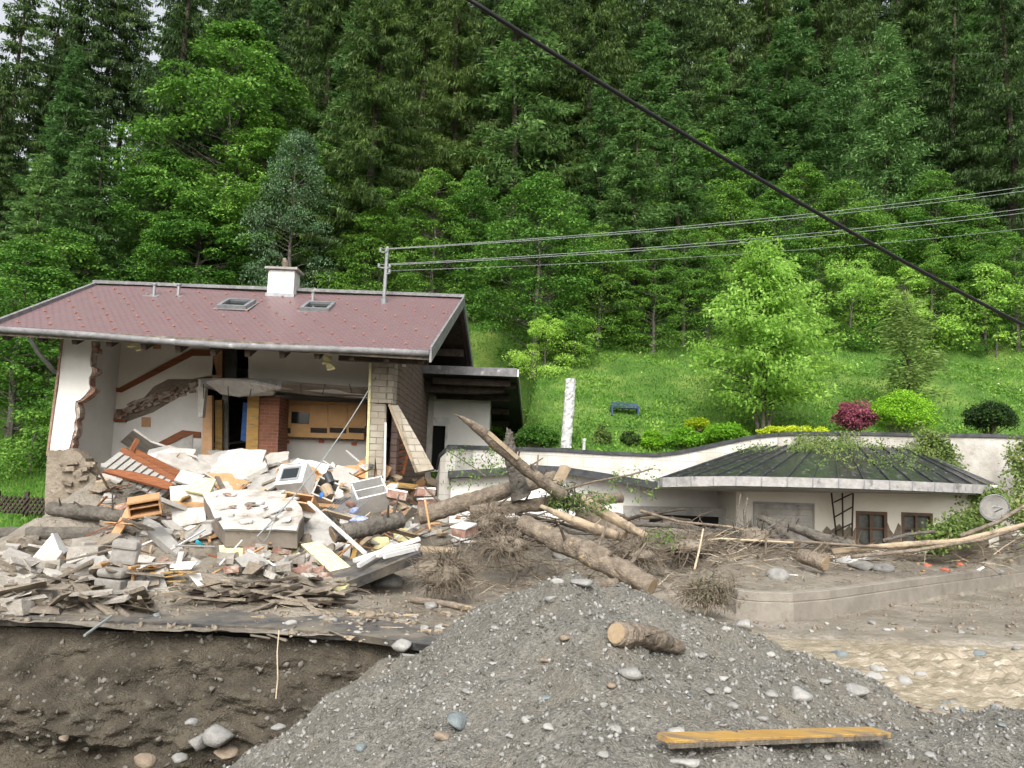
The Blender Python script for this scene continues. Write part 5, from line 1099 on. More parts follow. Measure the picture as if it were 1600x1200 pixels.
shape('plaster_board', 'white square sheet leaning in the dark doorway', 'plasterboard', [(318, 718), (340, 722), (352, 708, .2), (334, 700, .3)], .03, 'white_paint')
bs = thing('concrete_fragment', 'big white topped concrete slab sloping down in the middle of the rubble', 'slab', G(400, 845))
def pl(pts): return [U(*p) for p in pts]
b = MB(); q0 = pl([(349, 826, 14.6), (463, 828, 14.4), (440, 766, 16.8)]); n0_ = (q0[1] - q0[0]).cross(q0[2] - q0[0]); q = [ray(a_, c_) * (q0[0].dot(n0_) / ray(a_, c_).dot(n0_)) for a_, c_ in ((349, 827), (372, 826), (392, 828), (430, 827), (463, 829), (468, 815), (474, 806), (471, 793), (462, 781), (452, 779), (440, 766), (418, 768), (398, 762), (372, 766), (350, 763), (330, 769), (316, 771), (322, 784), (328, 793), (334, 808), (343, 817))]; b.prism(q, (0, .08, -.04)); b.build('top_screed', 'screed', bs)
b = MB(); q = [p + Vector((0, .085, -.045)) for p in q]; b.prism(q, (0, .06, -.27)); b.build('core', 'concrete_brown', bs)
shape('plaster_board', 'cracked white plaster sheet sloping down right of the big slab', 'plasterboard', [(505, 872), (540, 850), (520, 818, .6), (495, 795, 1.2), (470, 795, 1.3), (458, 850, .2)], .05, 'board_white')
shape('concrete_fragment', 'narrow broken concrete strip sloping down left of the big slab', 'slab', [(300, 872), (290, 878), (222, 822, 1.0), (226, 806, 1.2), (250, 818, .9)], .14, 'concrete')
shape('white_tile', 'white square sheet lying on the mud left of the brick heap', 'sheet', [(263, 896), (298, 894), (308, 877, .12), (269, 878, .12)], .03, 'white_paint', lift=.05)
shape('white_tile', 'small white triangular sheet left of the brick heap', 'sheet', [(310, 918), (294, 898, .0), (312, 892, .05), (319, 914, .0)], .02, 'white_paint')
rnd = random.Random(9)
for k in range(9):
    px, py = rnd.uniform(232, 296), rnd.uniform(897, 920); g_ = G(px, py); b = MB(); a = rnd.uniform(-.5, .5); d = Vector((math.cos(a), math.sin(a), rnd.uniform(-.1, .25))) * rnd.uniform(.15, .32)
    b.bar(g_ - d + Vector((0, 0, .05 + .02 * k)), g_ + d + Vector((0, 0, .06 + .02 * k)), .10, .018); setp(b.build('veneer_board', 'wood_yellow'), 'splintered yellow-orange board in the small heap beside the armchair', 'board', 'yellow boards beside the armchair')
# armchair
ac = G(182, 922); ac = Vector((ac.x, ac.y, ac.z)); arm = thing('armchair', 'mud soaked grey upholstered armchair standing in the debris', 'armchair', ac); Ra = rotm(0, 3, -6)
def apart(name, o_, s_, m, R2=None, bev=.03):
    o_ = [v_ * .84 for v_ in o_]; s_ = [v_ * .84 for v_ in s_]; b = MB(); b.box(ac + Ra @ Vector(o_), s_, Ra @ (R2 or Matrix.Identity(3))); return b.build(name, m, arm, bevel=bev)
apart('backrest', (-.02, .16, .58), (.48, .13, .44), 'fabric_grey', rotm(-14), .05); apart('seat', (0, -.08, .27), (.46, .44, .15), 'fabric_grey', None, .05); apart('seat_base', (0, -.10, .08), (.46, .42, .20), 'fabric_grey', None, .02)
apart('headrest', (-.02, .115, .70), (.46, .08, .16), 'fabric_grey', rotm(-14), .035)
for s_ in (-1, 1): apart('armrest', (s_ * .27, -.02, .38), (.06, .30, .05), 'wood_orange', None, .012); apart('leg', (s_ * .27, -.02, .17), (.05, .06, .37), 'wood_orange', None, .01)
# white open box
b = MB(); g_ = G(60, 890); Yb_ = g_.y; t = thing('white_cabinet', 'white cabinet tipped on its corner at the left of the debris', 'cabinet', g_)
b.plate([U(45, 878, Yb_), U(82, 834, Yb_ + .1), U(93, 862, Yb_ - .1), U(88, 878, Yb_ - .2)], .03); b.build('side_panel', 'white_paint', t)
b = MB(); b.plate([U(82.5, 833, Yb_ + .1), U(90, 833, Yb_ + .5), U(106, 860, Yb_ + .3), U(93.5, 871, Yb_ - .1)], .03); b.build('door', 'white_paint', t)
b = MB(); b.plate([U(88, 878, Yb_ - .21), U(93, 863, Yb_ - .11), U(104, 872, Yb_ + .1), U(96, 884, Yb_ - .1)], .02); b.build('bottom_panel', 'wood_orange', t)
# concrete blocks at the left
rnd = random.Random(31)
for i_, (px, py, s_) in enumerate([(28, 896, .36), (52, 898, .36), (76, 899, .34), (14, 918, .3), (40, 925, .28), (70, 938, .3), (98, 935, .28), (8, 955, .3), (25, 962, .3), (110, 905, .3), (131, 880, .5), (128, 862, .35), (150, 910, .25), (212, 925, .26), (66, 915, .24), (90, 918, .26)]):
    g_ = G(px, py); b = MB(); b.box(g_ + Vector((0, .05, s_ * .26)), (s_, s_ * .8, s_ * .62), rotm(rnd.uniform(-8, 8), rnd.uniform(-10, 10), rnd.uniform(-30, 30)), .02, rnd)
    setp(b.build('concrete_block', 'block_grey', bevel=.012), ['square muddy concrete block in the left debris heap', 'large muddy concrete block behind the left debris heap'][px in (131, 128)], 'concrete block', 'concrete blocks of the left debris heap')
# kitchen wreck
shape('brown_sheet', 'brown cardboard coloured sheet on the kitchen floor', 'sheet', [(416, 740), (484, 733), (437, 711, .6)], .02, 'wood_pale')
ov = thing('oven', 'white kitchen oven tipped on its back among the kitchen rubble', 'oven', U(462, 755, 18)); Ro = rotm(-38, -8, -12)
oc = U(462, 751, 17.6); b = MB(); b.box(oc, (.62, .5, .55), Ro); b.build('body', 'white_paint', ov, bevel=.012)
b = MB(); b.box(oc + Ro @ Vector((0, -.26, -.02)), (.42, .02, .34), Ro); b.build('glass_door', 'metal_grey', ov); b = MB(); b.box(oc + Ro @ Vector((0, -.275, -.02)), (.34, .02, .24), Ro); b.build('window', 'glass_dark', ov)
b = MB(); b.bar(oc + Ro @ Vector((-.2, -.31, .19)), oc + Ro @ Vector((.2, -.31, .19)), .02, .02); b.build('handle', 'metal_grey', ov)
shape('white_board', 'white cabinet side left of the oven', 'panel', [(432, 772), (412, 748, .3), (440, 741, .4), (450, 765, .1)], .03, 'white_paint')
shape('white_board', 'white cabinet door standing right of the oven', 'panel', [(522, 756), (500, 744, .1), (520, 721, .5), (534, 740, .4)], .03, 'white_paint')
shape('grey_board', 'grey panel leaning between oven and open cupboard', 'panel', [(553, 777), (525, 763, 0), (536, 735, .4), (561, 748, .3)], .03, 'board_grey')
boxed('white_cupboard', 'open white kitchen cupboard lying on its back in the rubble', 'cupboard', U(578, 775, 17.0), (.62, .45, .46), rotm(-50, -14, 22), 'white_paint', 'white_paint')
boxed('white_cupboard', 'smaller white kitchen unit wedged between oven and open cupboard', 'cupboard', U(507, 770, 17.0), (.42, .4, .36), rotm(-25, 20, 10), 'board_white', 'board_grey')
boxed('drawer', 'brown wooden drawer lying below the oven', 'drawer', U(470, 786, 16.3), (.55, .4, .14), rotm(-30, 6, -8), 'wood_orange')
shape('cardboard_piece', 'brown board lying right of the brown drawer', 'board', [(505, 812), (470, 795, .4), (500, 785, .6), (545, 800, .3)], .03, 'wood_pale')
for (a, c, l_) in (((508, 796, 16.4), (545, 770, 16.9), 'left'), ((520, 800, 16.3), (555, 775, 16.8), 'right')): 
    t = thing('wire_rack', 'metal dish rack, the %s one in the kitchen rubble' % l_, 'rack', U(*a)); A_, C_ = U(*a), U(*c); b = MB()
    for k in range(7): o_ = Vector((.05 * k, -.02 * k, -.01 * k)); b.tube([A_ + o_, C_ + o_], .008, 4)
    b.tube([A_, A_ + Vector((.3, -.12, -.06))], .01, 4); b.tube([C_, C_ + Vector((.3, -.12, -.06))], .01, 4); b.build('wires', 'metal_grey', t)
b = MB(); b.tube([U(511, 742, 17), U(517, 756, 16.9)], [.10, .09], 12); setp(b.build('cooking_pot', 'metal_dark'), 'dark cooking pot in the kitchen rubble', 'pot')
b = MB(); b.tube([U(508, 760, 16.9), U(516, 776, 16.8)], [.12, .10], 12); setp(b.build('bucket', 'wood_pale'), 'beige bucket lying below the dark pot', 'bucket')
for px, py, s_, m, l_, nm in ((553, 797, .11, 'cloth_blue', 'bright blue plastic bag in the rubble right of the kitchen racks', 'plastic_bag'), (562, 814, .2, 'cloth_blue', 'blue and white patterned cloth bundle below the blue bag', 'cloth_bundle'), (502, 773, .07, 'plastic_blue', 'small blue plastic container by the bucket', 'container'), (311, 848, .07, 'plastic_cyan', 'small turquoise ball shaped container left of the big slab', 'container'), (548, 788, .12, 'brick', 'round terracotta pot by the blue bag', 'pot')):
    rock(nm, U(px, py, 15.9 if px > 400 else 14.0), s_, m, int(px), l_, nm.replace('_', ' '), tilt=1, flat=.6)
shape('yellow_board', 'long yellow board at the foot of the shingled wall', 'board', [(598, 756, -.2), (653, 762, -.2), (654, 757, 0), (598, 751, 0)], .05, 'wood_yellow')
shape('wooden_board', 'brown triangular panel against the annex door corner', 'board', [(640, 760), (672, 766), (662, 744, .3)], .04, 'wood_orange')
for i_, (px, py, Y_, s_, l_) in enumerate(((621, 775, 16.6, .38, 'white plastered brick chunk below the shingled wall'), (664, 770, 16.9, .36, 'white plastered brick chunk right of the torn wall'), (667, 785, 16.6, .30, 'broken white plaster chunk lying lowest below the annex door'), (725, 829, 14.6, .36, 'white plastered brick chunk lying alone in front of the logs'))):
    t = thing('wall_chunk', l_, 'wall piece', U(px, py, Y_)); R_ = rotm(-12 + 5 * i_, 8 - 6 * i_, 20 * i_); c = U(px, py, Y_); b = MB(); b.box(c, (s_, s_ * .8, s_ * .42), R_, .02, rnd); b.build('bricks', 'brick', t, bevel=.01)
    b = MB(); b.box(c + R_ @ Vector((0, 0, s_ * .24)), (s_ * 1.02, s_ * .82, s_ * .09), R_, .012, rnd); b.build('plaster_skin', 'white_paint', t)
shape('white_board', 'white splintered board under the lone wall chunk', 'board', [(735, 853, 0), (700, 834, .2), (715, 836, .25), (743, 846, .05)], .03, 'white_paint')
shape('concrete_beam', 'pale concrete beam leaning among the rubble right of the big slab', 'beam', [(632, 842), (648, 842), (634, 800, .8), (620, 799, .8)], .14, 'concrete')
shape('concrete_beam', 'muddy concrete post leaning beside the annex door', 'beam', [(676, 762), (690, 762), (703, 716, .6), (694, 712, .6)], .12, 'concrete')
log('fallen_log', 'grey muddy log under the concrete beam in the rubble', [U(520, 836, 14.9), U(570, 826, 15.3), U(628, 812, 15.8)], [.15, .16, .15], 'bark_grey', seed=8)
b = MB(); b.bar(U(482, 785, 15.8), U(571, 865, 13.7), .05, .05); setp(b.build('white_pole', 'white_paint'), 'long white pole lying diagonally right of the big slab', 'pole')
for i_, (a, c, w_, l_) in enumerate([((553, 876, 13.4), (655, 842, 14.3), .07, 'long upper white window profile on the dark slab'), ((560, 884, 13.3), (612, 852, 14.0), .06, 'steep white window profile on the dark slab'), ((590, 868, 13.5), (655, 852, 14.2), .07, 'lower white window profile on the dark slab'), ((600, 870, 13.4), (652, 857, 14.0), .05, 'thin white window profile, lowest on the dark slab')]):
    b = MB(); b.bar(U(*a), U(*c), w_, .06); setp(b.build('window_profile', 'white_paint'), l_, 'window profile', 'white window profiles')
shape('white_board', 'white rectangular board lying on the dark slab', 'board', [(549, 900, -.25), (581, 885, -.1), (575, 866, .1), (548, 885, 0)], .03, 'white_paint')
shape('white_board', 'small white board standing left of the window profiles', 'board', [(535, 868), (546, 872), (549, 846, .15), (538, 845, .15)], .03, 'white_paint')
shape('yellow_board', 'pointed yellow wood splinter standing beside the white profiles', 'board', [(543, 884, 0), (552, 882, 0), (564, 838, .3), (556, 844, .25)], .04, 'wood_yellow')
# insulation strips
for i_, (c_, l_) in enumerate([([(345, 876, -.3), (421, 879, -.3), (424, 860, 0), (398, 849, .2), (342, 852, .2)], 'broad yellow insulation board below the front edge of the big slab'), ([(430, 877, -.3), (462, 874, -.3), (467, 853, 0), (440, 852, .1), (420, 858, 0)], 'yellow insulation piece left of the long strip'), ([(527, 904, -.5), (546, 904, -.5), (552, 889, -.4), (520, 862, 0), (497, 846, .2), (470, 850, .2)], 'long yellow insulation strip sloping down to the dark slab'), ([(510, 915, -.3), (540, 918, -.3), (546, 912, -.2), (512, 903, -.1)], 'small yellow insulation offcut under the long strip')]):
    shape('insulation_board', l_, 'insulation', c_, .07, 'insulation', 'yellow insulation boards')
# dark long slab
t = setp(MB().prism([U(412, 958, 12.2), U(480, 934, 12.6), U(560, 902, 13.1), U(660, 862, 13.8), U(640, 850, 15.0), U(520, 880, 14.2), U(430, 925, 13.2)], (0, .08, -.16)).build('roof_fragment', 'asphalt'), 'long dark flat slab rising to the right in front of the rubble', 'slab')
bar2('timber_piece', 'orange timber behind the root ball', 'timber', (657, 858, 14.1), (712, 860, 14.3), .1, .1, 'wood_pale')
# ---- scattered bricks, boards, shards -----------------------------------
def heap_h(x, y): return 0
def near(px):
    for lim, s_ in ((60, 'at the left edge'), (130, 'below the tipped white cabinet'), (215, 'near the armchair'), (300, 'by the yellow boards'), (380, 'below the big slab'), (470, 'right below the big slab'), (560, 'by the long yellow strip'), (660, 'near the long dark slab'), (760, 'by the root ball'), (880, 'below the crossing logs'), (1000, 'beside the big yellowish log'), (1130, 'near the muddy spruce brush'), (1290, 'before the garage shutter'), (1420, 'before the garage windows'), (9999, 'at the right end')):
        if px < lim: return s_
def scat(n, box, sizes, m, name, lab_, cat, grp, seed, lift=(0, .12), tilt=30, jit=.012, yaw=180, bevel=0):
    rnd = random.Random(seed); pool = []
    for k in range(n):
        px = rnd.uniform(box[0], box[2]); py = rnd.uniform(box[1], box[3]); g_ = G(px, py); (l0, l1), (w0, w1), (t0, t1) = sizes
        mm = rnd.choice(m); L_ = (rnd.uniform(l0, l1), rnd.uniform(w0, w1), rnd.uniform(t0, t1)); b = MB(); b.box((0, 0, 0), L_, None, jit, rnd); o = b.build(name, mm, origin=(0, 0, 0))
        o.location = g_ + Vector((0, 0, rnd.uniform(*lift))); o.rotation_euler = (math.radians(rnd.uniform(-tilt, tilt)), math.radians(rnd.uniform(-tilt, tilt)), math.radians(rnd.uniform(-yaw, yaw)))
        col = {'brick': 'red', 'block_grey': 'grey', 'wood_weathered': 'weathered grey', 'wood_dark': 'dark', 'board_white': 'white', 'board_grey': 'grey', 'wood_pale': 'pale', 'wood_orange': 'orange', 'wood_yellow': 'yellow', 'white_paint': 'white', 'concrete': 'grey', 'render_muddy': 'muddy', 'wood_brown': 'brown', 'insulation': 'pale yellow', 'stone_brown': 'brown'}.get(mm, 'grey')
        setp(o, '%s %s %s' % (col, lab_, near(px)), cat, grp)
scat(44, (338, 876, 520, 905), ((.2, .3), (.1, .16), (.07, .13)), ['brick', 'block_grey', 'block_grey', 'render_muddy'], 'loose_brick', 'loose brick', 'brick', 'loose bricks of the middle heap', 1, (.04, .3), 14, .01, 30)
scat(22, (470, 882, 520, 925), ((.2, .3), (.12, .16), (.07, .13)), ['brick', 'block_grey'], 'loose_brick', 'muddy brick', 'brick', 'loose bricks of the middle heap', 2, (.02, .15), 25, .01, 60)
scat(70, (305, 916, 525, 950), ((.35, 1.1), (.07, .24), (.018, .045)), ['wood_weathered', 'render_muddy', 'wood_dark', 'render_muddy'], 'broken_board', 'broken roof board', 'board', 'broken boards of the middle heap', 3, (.0, .12), 16, .006, 70)
scat(58, (0, 905, 235, 962), ((.2, .9), (.06, .24), (.02, .05)), ['wood_weathered', 'render_muddy', 'render_muddy', 'block_grey'], 'broken_board', 'roof board', 'board', 'broken boards of the left heap', 4, (.0, .26), 30, .02, 90)
scat(30, (0, 850, 130, 920), ((.2, .5), (.1, .3), (.03, .12)), ['render_muddy', 'block_grey', 'wood_weathered', 'board_grey'], 'rubble_piece', 'rubble piece', 'rubble', 'rubble pieces at the left', 5, (.0, .15), 25)
scat(36, (150, 715, 330, 770), ((.08, .35), (.06, .25), (.02, .06)), ['board_white', 'board_grey', 'wood_pale', 'brick'], 'plaster_shard', 'shard in the upper rubble', 'shard', 'shards in the upper rubble', 6, (.0, .15), 35)
scat(52, (400, 735, 640, 800), ((.08, .45), (.05, .25), (.015, .06)), ['board_white', 'board_grey', 'white_paint', 'wood_pale', 'wood_orange', 'white_paint', 'render_muddy'], 'kitchen_shard', 'shard in the kitchen rubble', 'shard', 'shards in the kitchen rubble', 7, (.0, .35), 45)
scat(60, (160, 770, 320, 900), ((.06, .4), (.04, .2), (.015, .06)), ['board_grey', 'wood_weathered', 'brick', 'render_muddy', 'wood_pale', 'board_white'], 'rubble_piece', 'rubble piece left of the big slab', 'rubble', 'rubble left of the big slab', 8, (.0, .12), 35)
scat(38, (440, 800, 620, 870), ((.05, .3), (.03, .15), (.015, .05)), ['board_white', 'white_paint', 'wood_pale', 'brick', 'board_grey', 'wood_yellow'], 'plaster_shard', 'shard right of the big slab', 'shard', 'shards right of the big slab', 9, (.0, .2), 35)
scat(34, (590, 745, 720, 850), ((.1, .5), (.04, .12), (.02, .08)), ['wood_pale', 'brick', 'board_white', 'wood_weathered', 'wood_orange'], 'rubble_piece', 'rubble piece under the shingled wall', 'rubble', 'rubble under the shingled wall', 10, (.0, .2), 40)
scat(26, (1140, 868, 1590, 905), ((.06, .35), (.03, .08), (.01, .03)), ['wood_pale', 'wood_weathered', 'white_paint', 'wood_orange'], 'wood_chip', 'wood chip on the mud', 'wood chip', 'wood chips on the mud', 11, (.0, .03), 15)
scat(40, (400, 955, 720, 1000), ((.06, .3), (.015, .05), (.01, .03)), ['wood_pale', 'wood_weathered'], 'wood_chip', 'wood chip by the road edge', 'wood chip', 'wood chips by the road edge', 12, (.0, .03), 12)
shape('white_board', 'long white board lying on the mud before the garage windows', 'board', [(1345, 880), (1385, 876), (1378, 864, .3), (1335, 867, .3)], .03, 'white_paint', lift=.06)
shape('white_board', 'narrow white board beside the longer one before the garage', 'board', [(1302, 878), (1330, 882), (1350, 870, .3), (1325, 868, .35)], .03, 'white_paint', lift=.04)
for i_, (px, py) in enumerate(((1449, 884), (1500, 882), (1478, 892))): rock('red_fragment', G(px, py), .10, 'red_plastic', i_, ['orange-red fragment, left of three on the mud', 'orange-red fragment, right of three on the mud', 'orange-red fragment, middle of three on the mud'][i_], 'fragment')
# large torn sheets of plaster, board and concrete thrown over each other
def sheets(n, box, smin, smax, m, name, lab_, cat, grp, seed, lift=(0, .3), face=(0, -.6, .8), wob=.45, th=(.02, .06)):
    rnd = random.Random(seed)
    for k in range(n):
        g_ = G(rnd.uniform(box[0], box[2]), rnd.uniform(box[1], box[3])) + Vector((0, 0, rnd.uniform(*lift))); nn = (Vector(face) + Vector((rnd.uniform(-wob, wob), rnd.uniform(-wob, wob), rnd.uniform(-wob, wob) * .6))).normalized()
        a = nn.cross(Vector((1, .2, 0))).normalized(); c = nn.cross(a); s_ = rnd.uniform(smin, smax); asp = rnd.uniform(.45, .9); nv = rnd.choice((4, 5, 6, 7)); off = rnd.uniform(0, 6.28); pts = []
        for i_ in range(nv):
            t_ = off + 6.283 * (i_ + rnd.uniform(-.28, .28)) / nv; r_ = s_ * .5 * rnd.uniform(.8, 1.15); pts.append(g_ + a * math.cos(t_) * r_ * asp + c * math.sin(t_) * r_)
        # jagged edges
        q = []
        for i_ in range(nv):
            p0, p1 = pts[i_], pts[(i_ + 1) % nv]; q.append(p0)
            for j_ in range(rnd.choice((0, 2, 3))): t_ = rnd.uniform(.2, .8) if False else (j_ + 1) / 4; q.append(p0.lerp(p1, t_) + (a * rnd.uniform(-1, 1) + c * rnd.uniform(-1, 1)) * s_ * .03)
        b = MB(); b.prism(q, -nn * rnd.uniform(*th)); mm = rnd.choice(m); col = {'board_white': 'white', 'board_grey': 'grey', 'concrete': 'dark grey', 'concrete_brown': 'brownish', 'render_muddy': 'muddy', 'wood_brown': 'brown wooden', 'wood_orange': 'orange wooden', 'wood_pale': 'pale wooden', 'insulation': 'yellow', 'white_paint': 'clean white', 'plaster_dirty': 'stained'}[mm]
        setp(b.build(name, mm), '%s %s %s' % (col, lab_, near(g_.x / g_.y * F + 800)), cat, grp)
sheets(34, (165, 700, 345, 765), .4, 1.1, ['board_grey', 'board_grey', 'board_white', 'concrete', 'plaster_dirty', 'wood_orange'], 'torn_sheet', 'torn sheet in the upper left rubble', 'sheet', 'torn sheets of the upper left rubble', 41)
sheets(30, (330, 725, 520, 775), .4, 1.1, ['board_grey', 'board_white', 'plaster_dirty', 'white_paint', 'concrete', 'wood_orange'], 'torn_sheet', 'torn sheet in the kitchen rubble', 'sheet', 'torn sheets of the kitchen rubble', 42)
sheets(34, (460, 760, 640, 860), .25, .75, ['board_grey', 'board_white', 'white_paint', 'plaster_dirty', 'wood_pale', 'insulation'], 'torn_sheet', 'torn sheet right of the slab', 'sheet', 'torn sheets right of the big slab', 43, (0, .25))
sheets(30, (150, 770, 340, 860), .25, .7, ['board_grey', 'concrete', 'render_muddy', 'plaster_dirty', 'wood_orange', 'board_white'], 'torn_sheet', 'torn sheet left of the slab', 'sheet', 'torn sheets left of the big slab', 44, (0, .2))
rnd = random.Random(45)
for k in range(24):
    px, py = rnd.uniform(328, 462), rnd.uniform(770, 822); p = ray(px, py) * (q0[0].dot(n0_) / ray(px, py).dot(n0_)); nn = (n0_ if n0_.z > 0 else -n0_).normalized(); p = p + nn * .02; a = Vector((rnd.uniform(-1, 1), rnd.uniform(-1, 1), 0)); a = (a - nn * a.dot(nn)).normalized(); c = nn.cross(a); s_ = rnd.uniform(.06, .3) * (1 if k % 5 else 1.8); nv = rnd.choice((4, 5, 6))
    b = MB(); b.prism([p + (a * math.cos(6.283 * i_ / nv + rnd.uniform(-.3, .3)) + c * math.sin(6.283 * i_ / nv) * rnd.uniform(.5, .9)) * s_ * .5 + nn * rnd.uniform(0, .05) for i_ in range(nv)], -nn * rnd.uniform(.01, .04)); mm = rnd.choice(['board_grey', 'plaster_dirty', 'concrete_brown', 'board_white', 'brick', 'render_muddy'])
    setp(b.build('plaster_shard', mm), '%s shard lying on the %s part of the big slab' % ({'board_grey': 'grey', 'plaster_dirty': 'stained', 'concrete_brown': 'brown', 'board_white': 'white', 'brick': 'brick red', 'render_muddy': 'muddy'}[mm], 'left' if px < 380 else 'middle' if px < 425 else 'right'), 'shard', 'shards on the big slab')
sheets(22, (0, 870, 240, 930), .25, .6, ['render_muddy', 'concrete', 'board_grey', 'plaster_dirty'], 'torn_sheet', 'torn slab piece in the left heap', 'sheet', 'torn slab pieces of the left heap', 46, (.05, .25), (0, -.4, .8), .5, (.03, .09))
sheets(20, (340, 868, 520, 915), .2, .5, ['board_grey', 'render_muddy', 'plaster_dirty', 'concrete'], 'torn_sheet', 'torn piece among the loose bricks', 'sheet', 'torn pieces among the loose bricks', 47, (.05, .3), (0, -.5, .7), .6, (.03, .08))
sheets(22, (600, 760, 720, 850), .2, .55, ['board_grey', 'render_muddy', 'wood_pale', 'board_white', 'wood_orange'], 'torn_sheet', 'torn piece under the shingled wall', 'sheet', 'torn pieces under the shingled wall', 48, (.0, .3), (0, -.5, .7), .6, (.02, .06))
sheets(9, (190, 712, 330, 760), 1.1, 1.7, ['board_grey', 'plaster_dirty', 'board_white', 'concrete'], 'plaster_fragment', 'large tilted wall slab in the upper left rubble', 'slab', 'large tilted wall slabs', 61, (.1, .4), (.1, -.55, .75), .35, (.05, .1))
sheets(7, (340, 735, 420, 765), 1.0, 1.5, ['board_grey', 'plaster_dirty', 'board_white'], 'plaster_fragment', 'large tilted wall slab above the big slab', 'slab', 'large tilted wall slabs', 62, (.05, .3), (-.1, -.5, .8), .3, (.05, .1))
sheets(6, (470, 745, 600, 790), .9, 1.4, ['board_grey', 'plaster_dirty', 'board_white', 'wood_orange'], 'plaster_fragment', 'large tilted slab in the kitchen rubble', 'slab', 'large tilted wall slabs', 63, (.05, .3), (.1, -.6, .7), .4, (.03, .07))
scat(26, (150, 690, 640, 860), ((.9, 2.2), (.08, .2), (.03, .08)), ['wood_orange', 'wood_brown', 'wood_weathered', 'board_grey', 'wood_pale'], 'long_plank', 'long plank thrown across the rubble', 'plank', 'long planks in the rubble', 64, (.1, .45), 28, .008)
scat(90, (140, 700, 660, 900), ((.3, 1.2), (.02, .05), (.015, .03)), ['wood_pale', 'wood_orange', 'wood_weathered', 'wood_brown', 'white_paint'], 'splintered_lath', 'splintered lath in the rubble', 'lath', 'splintered laths in the rubble', 49, (.05, .35), 32, .004)
# ---- logs ----------------------------------------------------------------
log('fallen_log', 'long muddy trunk rising from the rubble to the upright broken trunk', [U(655, 806, 16.4), U(740, 782, 16.6), U(805, 762, 16.8), U(868, 745, 17.2)], [.18, .175, .155, .13], 'bark', seed=11, knots=5)
log('fallen_log', 'muddy trunk lying level behind the crossing logs', [U(735, 800, 16.2), U(850, 787, 16.4), U(972, 777, 16.8)], [.13, .13, .10], 'bark', seed=12, knots=4)
log('broken_tree', 'upright forked broken trunk standing in the log jam', [U(815, 776, 16.2), U(803, 735, 16.2), U(797, 705, 16.1), U(796, 676, 16.0)], [.20, .13, .11, .07], 'bark_grey', seed=13, knots=2, jag=.12)
b = MB(); b.tube([U(801, 710, 16.1), U(793, 697, 16.05), U(789, 690, 16.0)], [.10, .07, .05], 8); b.build('fork', 'bark_grey', bpy.data.objects['broken_tree'], smooth=True)
t = log('splintered_tree', 'long splintered pointed trunk slanting up above the log jam', [U(880, 775, 16.0), U(820, 733, 15.6), U(770, 690, 15.2), U(745, 668, 15.0), U(719, 651, 14.8)], [.12, .11, .10, .085, .025], 'bark', seed=14, knots=2, jag=.12)
b = MB(); b.bar(U(762, 676, 15.05), U(808, 716, 15.35), .08, .08); b.build('bare_wood', 'wood_pale', t)
log('fallen_log', 'thick yellowish lichened log slanting down to the right in front', [U(815, 818, 14.8), U(880, 848, 14.2), U(935, 872, 13.6), U(1020, 905, 13.1) - Vector((0, 0, .12))], [.16, .18, .18, .15], 'bark', seed=15, knots=4)
log('bare_log', 'pale peeled pole sloping down right of the crossing logs', [U(905, 778, 16.6), U(950, 805, 16.0), U(1008, 838, 15.4)], [.10, .10, .08], 'wood_pale', seed=16, knots=1, ends=None)
log('bare_log', 'pale pointed peeled pole in front of the other pale pole', [U(845, 791, 15.6), U(900, 815, 15.2), U(965, 838, 14.8)], [.04, .085, .08], 'wood_pale', seed=17, knots=1, ends=None)
log('bare_log', 'short pale log half hidden behind the pale peeled poles', [U(905, 800, 16.4), U(975, 838, 15.7)], [.12, .12], 'bark', seed=18, knots=1)
bar2('timber_piece', 'pale square timber block sticking up behind the log jam', 'timber', (870, 757, 16.8), (884, 729, 16.9), .24, .12, 'wood_pale')
log('small_log', 'thin log lying alone on the mud left of the gravel pile', [G(642, 942, .05), G(700, 950, .05), G(745, 959, .05)], [.05, .05, .045], 'bark', seed=19, knots=0)
log('small_log', 'short reddish log stub at the top of the gravel pile', [U(925, 915, 11.2), U(962, 912, 11.4)], [.07, .08], 'bark', seed=20, knots=0)
log('fallen_branch', 'dark bent trunk lying before the garage shutter', [U(1185, 808, 18.6), U(1240, 824, 18.2), U(1290, 842, 17.8), U(1335, 850, 17.5)], [.06, .1, .11, .08], 'bark_grey', seed=21, knots=4)
log('fallen_branch', 'forked dark root rising before the garage shutter', [U(1245, 852, 17.5), U(1220, 828, 17.8), U(1195, 812, 18)], [.14, .1, .03], 'bark_grey', seed=22, knots=3)
log('fallen_log', 'thick brown stump lying below the garage shutter', [U(1250, 868, 16.4), U(1290, 880, 16.0)], [.14, .16], 'bark', seed=23, knots=2)
